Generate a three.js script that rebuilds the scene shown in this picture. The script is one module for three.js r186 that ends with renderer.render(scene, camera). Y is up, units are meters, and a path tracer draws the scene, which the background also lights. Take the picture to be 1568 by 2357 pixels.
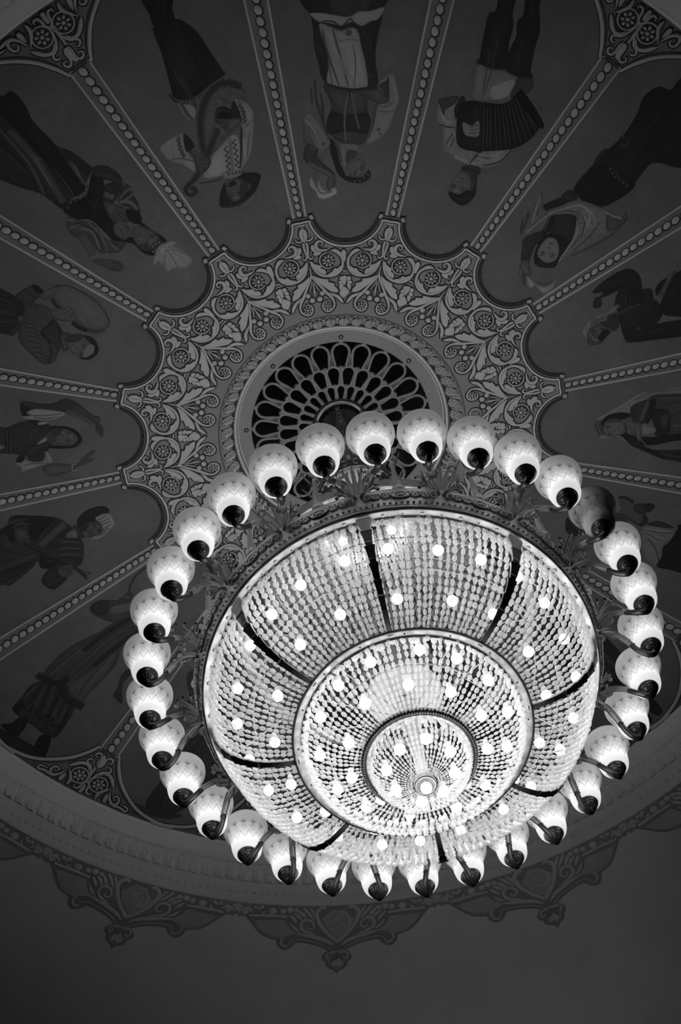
import * as THREE from 'three';
import { mergeGeometries } from 'three/addons/utils/BufferGeometryUtils.js';

// ---------------------------------------------------------------- camera, light, exposure
const scene = new THREE.Scene();
scene.background = new THREE.Color(0x000000);
const renderer = new THREE.WebGLRenderer({ antialias: true });
renderer.toneMapping = THREE.LinearToneMapping;
renderer.toneMappingExposure = 1.0;
renderer.shadowMap.enabled = true;
const EYE = 1.6, PI = Math.PI, TAU = 2 * Math.PI;
const CEIL = EYE + 14, OUTER = EYE + 13.79;            // underside of the round ceiling field, and of the plain ceiling round it
const PHI0 = 0.22544, STEP = PI / 8;                    // bearing of the first painted panel; sixteen of them
const camera = new THREE.PerspectiveCamera(2 * Math.atan(1178.5 / 4611.5) * 180 / PI, 1568 / 2357, 0.1, 80);
{
  const az = -0.022955, el = 1.108958, ro = -0.209851;
  const f = new THREE.Vector3(Math.sin(az) * Math.cos(el), Math.sin(el), -Math.cos(az) * Math.cos(el));
  const r = new THREE.Vector3().crossVectors(f, new THREE.Vector3(0, 1, 0)).normalize(), u = new THREE.Vector3().crossVectors(r, f);
  const X = r.clone().multiplyScalar(Math.cos(ro)).addScaledVector(u, Math.sin(ro)), Y = r.clone().multiplyScalar(-Math.sin(ro)).addScaledVector(u, Math.cos(ro));
  camera.position.set(0, EYE, 6.2978);
  camera.quaternion.setFromRotationMatrix(new THREE.Matrix4().makeBasis(X, Y, f.clone().negate()));
}
const SHADE_CANDELA = 0.51, BULB_CANDELA = 0.07;       // each bulb in a glass shade; each bulb inside the crystal bowl
const WASH_CANDELA = 10;                                 // uplight on the far wall, below the frame, that washes the plain ceiling
const wash = new THREE.SpotLight(0xffffff, WASH_CANDELA, 0, 0.43, 1, 2);
wash.position.set(1.2, 9.72, -10.62); wash.target.position.set(-0.3, EYE + 13.79, -5.3); wash.castShadow = true; wash.shadow.radius = 5; wash.name = 'wall_uplight_beam';
scene.add(wash, wash.target);
function lamp(parent, x, y, z, candela, radius) {
  const l = new THREE.PointLight(0xffffff, candela, 0, 2);
  l.position.set(x, y, z); l.castShadow = true; l.shadow.radius = radius / 0.02; l.name = 'bulb_light';
  parent.add(l); return l;
}

// ---------------------------------------------------------------- helpers
let seed = 7;
const rnd = () => { seed = (seed * 1664525 + 1013904223) >>> 0; return seed / 4294967296; };
const used = {};
function numbered(n) { const k = used[n] = (used[n] ?? -1) + 1; return k ? n + '_' + String(k).padStart(3, '0') : n; }
function shadow(m) { m.castShadow = true; m.receiveShadow = true; return m; }
function part(name, geometry, material, parent, label) {
  const m = shadow(new THREE.Mesh(geometry, material));
  m.name = name; if (label) m.userData.label = label;
  parent.add(m); return m;
}
function group(name, parent) { const g = new THREE.Group(); g.name = name; parent.add(g); return g; }
function thing(name, label, category, grp) {
  const g = new THREE.Group(); g.name = numbered(name); scene.add(g);
  g.userData = { label, category }; if (grp) g.userData.group = grp;
  return g;
}
function struct(name, geometry, material) { const m = part(name, geometry, material, scene); m.userData.kind = 'structure'; return m; }
const V2 = (x, y) => new THREE.Vector2(x, y), V3 = (x, y, z) => new THREE.Vector3(x, y, z);
function lathe(points, segments = 96, from = 0, angle = TAU) { return new THREE.LatheGeometry(points.map((p) => V2(p[0], p[1])), segments, from, angle); }
const polar = (r, y, a) => V3(r * Math.sin(a), y, r * Math.cos(a));
function grid(nu, nv, f, closeU = false) {               // surface through f(u, v) with uv
  const pos = [], uv = [], idx = [];
  for (let j = 0; j <= nv; j++) for (let i = 0; i <= nu; i++) { const p = f(i / nu, j / nv); pos.push(p.x, p.y, p.z); uv.push(i / nu, j / nv); }
  for (let j = 0; j < nv; j++) for (let i = 0; i < nu; i++) { const a = j * (nu + 1) + i, b = a + nu + 1; idx.push(a, a + 1, b, a + 1, b + 1, b); }
  const g = new THREE.BufferGeometry();
  g.setAttribute('position', new THREE.Float32BufferAttribute(pos, 3)); g.setAttribute('uv', new THREE.Float32BufferAttribute(uv, 2)); g.setIndex(idx);
  g.computeVertexNormals(); return g;
}
const plain = (g) => { const h = g.index ? g.toNonIndexed() : g.clone(); for (const k of Object.keys(h.attributes)) if (!['position', 'normal', 'uv'].includes(k)) h.deleteAttribute(k); return h; };
const join = (list) => mergeGeometries(list.map(plain));
function smooth(P, closed, n = 5) {                      // Catmull-Rom through P
  const out = [], N = P.length, at = (i) => closed ? P[(i + N) % N] : P[Math.max(0, Math.min(N - 1, i))];
  for (let i = 0; i < (closed ? N : N - 1); i++) for (let k = 0; k < n; k++) {
    const t = k / n, a = at(i - 1), b = at(i), c = at(i + 1), d = at(i + 2), q = [];
    for (let m = 0; m < b.length; m++) q.push(0.5 * (2 * b[m] + (c[m] - a[m]) * t + (2 * a[m] - 5 * b[m] + 4 * c[m] - d[m]) * t * t + (3 * b[m] - a[m] - 3 * c[m] + d[m]) * t * t * t));
    out.push(q);
  }
  if (!closed) out.push(P[N - 1].slice());
  return out;
}
// sweep of a closed cross-section along a path; size(t) scales it
function sweep(path, section, size = () => 1, upHint = V3(0, 1, 0)) {
  const n = path.length, pos = [], idx = [], m = section.length;
  for (let i = 0; i < n; i++) {
    const t = path[Math.min(n - 1, i + 1)].clone().sub(path[Math.max(0, i - 1)]).normalize();
    const s = new THREE.Vector3().crossVectors(t, upHint).normalize(), u = new THREE.Vector3().crossVectors(s, t), k = size(i / (n - 1));
    for (const [a, b] of section) { const p = path[i].clone().addScaledVector(s, a * k).addScaledVector(u, b * k); pos.push(p.x, p.y, p.z); }
  }
  for (let i = 0; i < n - 1; i++) for (let j = 0; j < m; j++) { const a = i * m + j, b = i * m + (j + 1) % m; idx.push(a, b, a + m, b, b + m, a + m); }
  for (let j = 1; j < m - 1; j++) { idx.push(0, j + 1, j); const e = (n - 1) * m; idx.push(e, e + j, e + j + 1); }
  const g = new THREE.BufferGeometry();
  g.setAttribute('position', new THREE.Float32BufferAttribute(pos, 3)); g.setAttribute('uv', new THREE.Float32BufferAttribute(new Float32Array(pos.length / 3 * 2), 2)); g.setIndex(idx);
  g.computeVertexNormals(); return g;
}
const circleSection = (r, n = 8) => Array.from({ length: n }, (_, i) => [r * Math.cos(i / n * TAU), r * Math.sin(i / n * TAU)]);
const fluted = (r, n = 12, d = 0.18) => Array.from({ length: n * 2 }, (_, i) => { const k = r * (i % 2 ? 1 - d : 1); return [k * Math.cos(i / n / 2 * TAU), k * Math.sin(i / n / 2 * TAU)]; });
const curve = (pts, n) => new THREE.CatmullRomCurve3(pts).getPoints(n);
function ringTube(R, y, r, seg = 128, m = 8) { const g = new THREE.TorusGeometry(R, r, m, seg); g.rotateX(PI / 2); g.translate(0, y, 0); return g; }

// ---------------------------------------------------------------- materials
function noiseTexture(size, octaves, contrast, streak = 1) {
  const rowsum = new Float32Array(size * size); let amp = 1, tot = 0;
  for (let o = 0; o < octaves; o++) {
    const n = 4 << o, lat = Array.from({ length: n * n }, rnd); amp *= 0.62; tot += amp;
    for (let y = 0; y < size; y++) for (let x = 0; x < size; x++) {
      const fx = x / size * n / streak, fy = y / size * n, x0 = Math.floor(fx), y0 = Math.floor(fy), a = fx - x0, b = fy - y0, s = a * a * (3 - 2 * a), t = b * b * (3 - 2 * b);
      const L = (i, j) => lat[((j % n) + n) % n * n + ((i % n) + n) % n];
      rowsum[y * size + x] += amp * ((L(x0, y0) * (1 - s) + L(x0 + 1, y0) * s) * (1 - t) + (L(x0, y0 + 1) * (1 - s) + L(x0 + 1, y0 + 1) * s) * t);
    }
  }
  const d = new Uint8Array(size * size * 4);
  for (let i = 0; i < size * size; i++) { const v = Math.max(0, Math.min(255, 255 * (1 - contrast + contrast * rowsum[i] / tot * 1.0))); d[i * 4] = d[i * 4 + 1] = d[i * 4 + 2] = v; d[i * 4 + 3] = 255; }
  const t = new THREE.DataTexture(d, size, size); t.wrapS = t.wrapT = THREE.RepeatWrapping; t.magFilter = THREE.LinearFilter; t.needsUpdate = true; return t;
}
const grain = noiseTexture(512, 7, 0.16), rough = noiseTexture(256, 6, 0.7), tarnish = noiseTexture(256, 5, 0.75);
tarnish.repeat.set(46, 1);
const gray = (v) => new THREE.Color().setRGB(v, v, v);
const std = (v, r, o = {}) => new THREE.MeshStandardMaterial({ color: gray(v), roughness: r, ...o });
const M = {
  plaster: std(0.3, 0.9, { map: grain }), ceilingFlat: std(0.72, 0.92, { map: grain }),
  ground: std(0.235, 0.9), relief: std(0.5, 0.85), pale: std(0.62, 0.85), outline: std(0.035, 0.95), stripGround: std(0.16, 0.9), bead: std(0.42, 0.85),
  cornice: std(0.6, 0.85), corniceLeaf: std(0.62, 0.8), cartoucheDark: std(0.27, 0.95), cartouche: std(0.43, 0.92), cartouchePale: std(0.56, 0.92),
  gilt: std(0.5, 0.45, { metalness: 0.3 }), giltDark: std(0.09, 0.5, { metalness: 0.3 }), grille: std(0.24, 0.6), shaft: std(0.2, 1), wall: std(0.22, 0.9), floor: std(0.12, 0.8),
  bronze: new THREE.MeshStandardMaterial({ color: gray(0.56), roughness: 0.38, metalness: 0.5 }),
  bronzeDark: new THREE.MeshStandardMaterial({ color: gray(0.13), roughness: 0.3, metalness: 0.75 }),
  palmette: new THREE.MeshStandardMaterial({ color: gray(0.2), roughness: 0.34, metalness: 0.6 }),
  rib: new THREE.MeshStandardMaterial({ color: gray(0.5), roughness: 0.42, metalness: 0.45 }),
  steel: new THREE.MeshStandardMaterial({ color: gray(0.8), roughness: 0.36, metalness: 0.55, map: tarnish }),
  wire: new THREE.MeshStandardMaterial({ color: gray(0.45), roughness: 0.4, metalness: 1 }),
  spike: new THREE.MeshPhysicalMaterial({ color: gray(0.8), roughness: 0.3, transmission: 0.5, thickness: 0, ior: 1.5, clearcoat: 1 }),
  crystal: new THREE.MeshPhysicalMaterial({ color: gray(0.96), roughness: 0.55, transmission: 0.75, thickness: 0, ior: 1.5, clearcoat: 1, clearcoatRoughness: 0.05 }),
  glass: new THREE.MeshPhysicalMaterial({ color: gray(0.95), roughness: 0.08, transmission: 1, thickness: 0.03, ior: 1.5 }),
  bulb: new THREE.MeshStandardMaterial({ color: gray(0.8), emissive: gray(1), emissiveIntensity: 1.5, roughness: 0.4 }),
  shadeBulb: new THREE.MeshStandardMaterial({ color: gray(0.8), emissive: gray(1), emissiveIntensity: 1.5, roughness: 0.4 }),
  deadBulb: std(0.8, 0.4), socket: std(0.7, 0.6),
};

// ---------------------------------------------------------------- the room
function slabWithHole(half, hole, y, thick) {
  const s = new THREE.Shape([V2(-half, -half), V2(half, -half), V2(half, half), V2(-half, half)]);
  const h = new THREE.Path(); h.absarc(0, 0, hole, 0, TAU, true); s.holes.push(h);
  const g = new THREE.ExtrudeGeometry(s, { depth: thick, bevelEnabled: false, curveSegments: 128 });
  g.rotateX(-PI / 2); g.translate(0, y, 0); return g;     // grows upward from y
}
function discWithHole(R, hole, y, thick) {
  const s = new THREE.Shape(); s.absarc(0, 0, R, 0, TAU, false); const h = new THREE.Path(); h.absarc(0, 0, hole, 0, TAU, true); s.holes.push(h);
  const g = new THREE.ExtrudeGeometry(s, { depth: thick, bevelEnabled: false, curveSegments: 128 });
  g.rotateX(-PI / 2); g.translate(0, y, 0); return g;
}
struct('ceiling', slabWithHole(11, 4.3, OUTER, 0.3), M.ceilingFlat);
struct('ceiling_field', discWithHole(4.5, 0.93, CEIL + 0.012, 0.3), M.plaster);
{
  const box = (w, h, d, x, y, z) => { const g = new THREE.BoxGeometry(w, h, d); g.translate(x, y, z); return g; };
  struct('floor', box(22.6, 0.3, 22.6, 0, -0.15, 0), M.floor);
  struct('wall_far', box(22.6, OUTER, 0.3, 0, OUTER / 2, -11.15), M.wall); struct('wall_near', box(22.6, OUTER, 0.3, 0, OUTER / 2, 11.15), M.wall);
  struct('wall_left', box(0.3, OUTER, 22, -11.15, OUTER / 2, 0), M.wall); struct('wall_right', box(0.3, OUTER, 22, 11.15, OUTER / 2, 0), M.wall);
  const shaft = join([lathe([[0.95, CEIL + 0.3], [0.95, CEIL + 6], [1.05, CEIL + 6], [1.05, CEIL + 0.3]], 64), (() => { const g = new THREE.CylinderGeometry(1.05, 1.05, 0.1, 64); g.translate(0, CEIL + 6.05, 0); return g; })()]);
  struct('ceiling_shaft', shaft, M.shaft);
}
{                                                          // the uplight itself, on the far wall under the frame
  const t = thing('wall_uplight', 'half-bowl uplight on the far wall below the ceiling', 'wall light'); t.position.set(1.2, 9.55, -11);
  const bowlG = new THREE.LatheGeometry([V2(0.02, 0), V2(0.12, 0.03), V2(0.18, 0.1), V2(0.2, 0.18), V2(0.19, 0.18), V2(0.17, 0.11), V2(0.11, 0.045), V2(0.02, 0.02)], 32); bowlG.translate(0, 0, 0.38);
  part('bowl', bowlG, M.bronze, t); const b = new THREE.BoxGeometry(0.12, 0.2, 0.04); b.translate(0, 0.05, 0.02); part('back_plate', b, M.bronze, t);
  const a = new THREE.BoxGeometry(0.04, 0.04, 0.2); a.translate(0, 0.05, 0.13); part('bracket', a, M.bronze, t);
  const l = new THREE.SphereGeometry(0.05, 16, 12); l.translate(0, 0.12, 0.38); part('light_bulb', l, M.bulb, t);
}
// ring cornice round the painted field
{
  const y = (h) => EYE + h;
  const trim = struct('trim_1', lathe([[3.85, y(14.012)], [3.857, y(13.998)], [3.868, y(13.982)], [3.884, y(13.978)], [3.89, y(13.984)], [3.93, y(13.966)], [3.985, y(13.95)], [3.995, y(13.94)], [4.01, y(13.938)], [4.016, y(13.944)], [4.03, y(13.938)], [4.05, y(13.905)], [4.09, y(13.878)], [4.118, y(13.868)], [4.122, y(13.852)], [4.135, y(13.848)], [4.2, y(13.835)], [4.203, y(13.822)], [4.235, y(13.815)], [4.238, y(13.8)], [4.285, y(13.785)], [4.3, y(13.782)], [4.31, y(13.80)], [4.31, y(14.0)], [3.85, y(14.012)]], 192), M.cornice);
  const N = 240, leaf = grid(12, 9, (u, v) => {
    const s = 2 * u - 1, rr = 4.028 + 0.1 * v, hh = 13.932 - 0.082 * v ** 0.85, wid = 0.98 * (0.76 + 0.24 * Math.abs(Math.sin(v * 8))) * (v > 0.8 ? 1 - (v - 0.8) * 1.6 : 1);
    const rib = Math.max(0, 1 - Math.abs(s) * 4), b = 0.006 + 0.026 * (1 - s * s) * Math.sin(0.4 + v * 2.2) + 0.01 * rib + 0.008 * Math.cos((Math.abs(s) * 3 - v * 5) * PI) + 0.026 * v ** 4 * (1 - s * s * 0.6);
    return polar(rr - b * 0.7, y(hh) - b * 0.75, s * PI / N * wid);
  });
  for (let i = 0; i < N; i++) { const m = part(i ? 'acanthus_leaf_' + String(i).padStart(3, '0') : 'acanthus_leaf', leaf, M.corniceLeaf, trim); m.rotation.y = i / N * TAU; }
  const pearls = [], drops = [];
  for (let i = 0; i < 440; i++) { const g = new THREE.SphereGeometry(0.0125, 6, 5); const p = polar(4.022, y(13.942), i / 440 * TAU); g.translate(p.x, p.y, p.z); pearls.push(g); }
  for (let i = 0; i < 400; i++) { const g = new THREE.SphereGeometry(0.014, 6, 5); g.scale(1.5, 0.8, 1); g.rotateY(i / 400 * TAU); const p = polar(4.218, y(13.818), i / 400 * TAU); g.translate(p.x, p.y, p.z); drops.push(g); }
  part('pearl_row', join(pearls), M.corniceLeaf, trim).userData.kind = 'stuff';
  part('bead_row', join(drops), M.cornice, trim).userData.kind = 'stuff';
}

// ---------------------------------------------------------------- painted panels
const MURAL = {};
MURAL[0] = [
'F52 -111,1082 -92,1057 -85,1032 -80,979 -71,945 -57,901 -2,881 46,879 71,889 65,937 64,978 73,1028 82,1075 88,1108 -109,1109',
'S66:2 53,1035 42,978 41,931 45,886',
'S66:2 63,1035 52,978 51,931 56,886',
'S66:2 73,1035 62,978 62,930 66,886',
'S66:2 30,1005 63,1010',
'S66:2 30,981 64,986',
'S66:2 30,954 64,959',
'S66:2 31,927 65,932',
'S66:2 31,907 65,912',
'S64:2 -77,1032 -73,979 -66,921',
'S64:2 -69,1032 -65,979 -57,921',
'F70 -39,1102 -39,1059 2,1050 42,1065 43,1101',
'F145 -92,1057 -72,1039 -45,1035 -18,1029 9,1038 29,1028 49,1038 69,1045 82,1071 49,1063 22,1062 -2,1050 -39,1055 -65,1059',
'S60:5 -65,1039 -38,1039 -18,1027 2,1045 9,1038',
'B170 15,1055 42,1058 42,1038 19,1035',
'S50:4 -89,1052 -69,1032 -38,1030 -15,1025 26,1025 69,1038',
'F142 -69,1034 -62,1002 -47,948 -50,897 -30,887 -2,883 44,881 41,937 30,978 23,1012 9,1025 -18,1019 -38,1025',
'B175 -4,982 27,978 34,927 32,890 11,893',
'D95:13 -58,1016 -48,1005',
'D95:15 -25,1005 -4,1012 16,1010',
'S90:2 -26,992 -4,997 26,995',
'S90:2 -38,1022 -18,1017 9,1023',
'S72:5 -62,1022 -51,972 -21,887',
'S75:5 -38,1022 -21,962 2,885',
'S80:3 -51,962 -37,890',
'S85:3 10,988 17,938 15,886',
'S160:4 -31,978 -17,945 -6,914',
'F74 -57,891 -2,880 69,886 46,852 50,817 51,775 34,747 -14,752 -46,780 -43,818 -39,846',
'F48 -41,825 -1,818 48,821 53,775 3,779 -47,776',
'B95 -43,877 -6,873 -8,832 -29,846',
'B90 11,873 39,855 33,831 9,838',
'S110:5 2,876 -7,818 -4,751',
'S105:6 8,873 21,810 30,783',
'D125:3 2,873 -7,818 -4,755',
'S45:5 -57,896 -16,883 32,879 71,888',
'S50:3 1,880 5,852',
'F125 69,889 83,906 99,916 110,910 122,858 115,830 103,792 93,775 65,752 48,751 54,786 74,841 98,848 97,879 83,886',
'F70 73,889 90,899 96,906 97,869 94,851 83,879',
'S85:3 77,836 95,839 115,851',
'S85:3 74,827 95,825 112,830',
'S80:4 57,810 54,782',
'D90:10 61,793 86,775',
'D90:8 65,772 86,771',
'S150:5 107,903 116,858 109,830',
'S75:6 67,841 61,793 50,761',
'F85 29,876 59,879 80,872 96,853 74,845 56,855 32,866',
'B105 59,876 77,869 70,855',
'S60:2 29,873 53,872',
'S60:2 29,867 53,865',
'F112 -14,748 27,744 21,726 -6,691 -15,720',
'F72 0,730 17,732 23,721 0,702',
'F102 4,702 18,716 31,725 42,705 44,691 32,669 11,669 -3,677',
'F42 -42,762 -28,745 -17,702 -10,688 1,670 36,666 53,684 57,666 36,652 5,656 -20,674 -31,702 -40,731',
'D80:7 8,657 33,657 51,673',
'S70:5 -35,762 -21,734 -13,702',
'S120:4 -4,684 3,677 -3,670',
'B72 24,682 23,678 19,674 16,674 16,677 19,682 23,684',
'S32:2 17,672 20,673 24,677',
'S22:2 18,677 22,680',
'S135:1 17,677 18,678',
'B72 41,694 39,690 36,686 32,686 32,690 35,694 39,696',
'S32:2 33,684 37,685 40,689',
'S22:2 35,690 38,692',
'S135:1 34,689 35,690',
'S70:2 30,686 32,694 34,702',
'S130:2 30,691 32,700',
'S35:1 30,700 33,702',
'S40:2 24,708 27,710 31,713',
'S115:1 26,712 29,714',
'B125 34,679 32,675 27,672 24,671 24,673 27,678 32,680',
'B120 26,700 25,696 23,694 22,695 21,699 23,702 25,703',
'S62:7 -79,904 -74,853 -61,811 -42,755',
'S50:5 -65,873 -59,832 -59,797',
'S62:5 -88,884 -84,846',
'F112 -106,808 -91,826 -70,801 -45,762 -42,745 -66,724 -80,749 -94,784',
'S75:4 -94,794 -73,763 -62,731',
'S150:4 -101,808 -80,780 -62,735',
'D80:8 -59,763 -55,741',
'S80:5 -104,798 -104,763 -93,749',
'F68 -93,749 -104,728 -100,707 -69,682 -34,667 -30,678 -59,703 -73,721 -69,735',
'S105:9 -93,703 -69,689 -37,672',
'B95 -93,745 -76,745 -80,731',
'F85 -44,667 -27,674 -27,649 -37,631 -48,646',
'S110:3 -37,670 -40,638',
'S55:2 -32,667 -33,638',
'F150 -86,668 -88,646 -74,632 -68,617 -51,613 -23,627 -30,642 -44,631 -61,642 -67,660 -72,642',
'S80:3 -72,646 -61,628 -33,631',
'S185:4 -70,619 -51,619 -26,629',
];
MURAL[-1] = [
'F32 -23,1211 -26,1191 -22,1157 -21,1125 24,1121 31,1146 44,1183',
'S50:3 18,1166 7,1131',
'S50:3 11,1183 6,1163',
'F36 -21,1125 -30,1111 -33,1058 -40,1010 -47,968 -48,950 -14,936 36,948 81,958 82,969 73,1017 64,1071 50,1099 36,1117 8,1127',
'B48 4,1100 22,1100 26,1044 28,981 -4,950 -32,962 -18,1026',
'S28:5 44,1101 34,1029 37,951',
'S50:3 -16,1112 -15,1065 -28,1012',
'S62:7 -22,1017 -19,982 -13,954 -7,912',
'S62:6 -12,1002 -10,960',
'F92 -55,968 -42,948 -12,924 -16,896 -25,892 -38,905 -46,938',
'F135 -33,933 -14,917 -18,896 -28,895',
'S140:4 -45,949 -42,914 -36,893',
'S45:5 -55,968 -49,947 -24,929',
'S100:11 -41,942 -22,934 8,934 42,945 80,952',
'S40:3 -42,948 -20,938 7,940 39,950 81,958',
'D50:5 -38,939 -22,933 7,933 42,944 77,951',
'F100 15,935 48,943 83,937 106,922 111,901 101,876 63,839 20,816 -18,798 -37,806 -24,861 -5,906',
'S50:15 108,918 86,937 54,940 22,924 -7,892 -25,851 -35,806',
'S75:3 68,938 33,923 2,888 -18,844',
'S60:2 40,920 67,892',
'F30 34,889 50,888 63,873 56,854 37,847 22,857 23,875',
'D50:4 21,861 23,879 35,891 53,889 65,874',
'S105:2 22,864 28,881 45,884 59,873',
'S55:1 80,922 1,851 -66,773',
'S55:1 84,920 4,850 -64,772',
'S55:1 88,918 6,848 -62,771',
'S35:5 83,929 104,915',
'S48:14 18,847 -21,807 -58,773 -86,753',
'S70:2 11,847 -66,773',
'S70:2 20,843 -56,769',
'S42:10 -86,753 -105,747 -114,736 -107,723 -92,726 -93,736 -101,735',
'S62:2 -90,748 -103,743 -108,731',
'F135 80,896 102,879 110,853 98,821 67,762 32,739 70,821 77,871',
'S85:4 79,825 93,831 102,834',
'S170:6 65,801 49,754',
'S90:3 86,815 54,756',
'B160 98,862 104,844 94,826 89,836',
'F50 78,893 80,862 74,839 59,864 68,882',
'S105:10 86,889 88,859 80,832',
'Z45:7 86,886 88,859 80,832',
'F85 23,868 43,861 74,849 70,836 39,827 29,839',
'S55:2 25,863 44,847',
'S55:2 29,846 45,840',
'B110 50,852 70,848 65,839 43,837',
'F145 40,819 53,806 32,735 -14,737 -61,751 -26,787 13,808',
'B175 -26,779 6,792 -14,747 -40,754',
'S115:10 34,814 8,737',
'Z50:9 17,806 10,771 -2,738',
'Z50:9 42,814 34,776 21,736',
'S40:5 70,829 45,771 28,737',
'S40:3 -76,741 -49,735 -21,730',
'F130 -59,867 -87,870 -122,862 -129,846 -117,818 -93,796 -74,771 -66,800 -71,821 -67,842',
'S90:4 -113,820 -92,815 -67,796',
'S160:6 -110,860 -90,863',
'S105:9 -77,867 -83,841 -84,813',
'Z45:7 -77,867 -83,841 -84,813',
'B160 -86,804 -68,793 -75,777 -87,793',
'F45 -62,867 -51,843 -53,828 -73,826',
'F80 -65,826 -41,804 -28,783 -42,767 -60,761 -70,771 -64,803',
'S50:2 -50,793 -31,785',
'S50:2 -53,785 -37,776',
'S50:2 -60,778 -49,768',
'S110:3 -60,820 -43,800',
'F105 -15,650 8,656 40,669 34,653 16,641 -2,642',
'F42 29,724 63,708 62,695 35,668 -8,655 -49,665 -47,687 -29,711 -9,722',
'S65:3 -48,666 -7,657 34,668',
'F90 -13,723 17,714 27,696 35,695 34,683 18,679 6,669 -18,667 -25,694',
'F62 21,705 33,698 16,676 1,667 9,694',
'F120 -15,743 5,738 26,734 25,722 5,721 -14,728',
'D50:5 -12,736 24,729',
'B72 -12,685 -15,682 -21,682 -25,685 -25,689 -20,691 -14,689',
'S32:2 -24,682 -19,679 -14,680',
'S22:3 -21,687 -16,686',
'S135:1 -23,687 -22,687',
'B72 9,683 6,680 1,679 -4,682 -3,686 2,688 7,687',
'S32:2 -3,679 2,676 7,678',
'S22:3 0,684 5,683',
'S135:1 -1,685 0,685',
'S70:2 -5,685 -5,690 -3,696',
'S130:2 -8,689 -7,696',
'S35:2 -10,697 -5,697',
'S40:2 -11,713 -6,712 -1,712',
'S115:2 -8,716 -3,715',
'B125 -1,673 -5,670 -11,670 -16,673 -16,676 -10,678 -4,676',
'B120 -12,702 -14,699 -17,698 -19,701 -19,705 -16,707 -13,706',
'S30:5 -17,710 -9,706 5,706',
'F35 -9,714 3,715 4,708 -9,706',
'S60:3 31,693 33,684',
];
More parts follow.
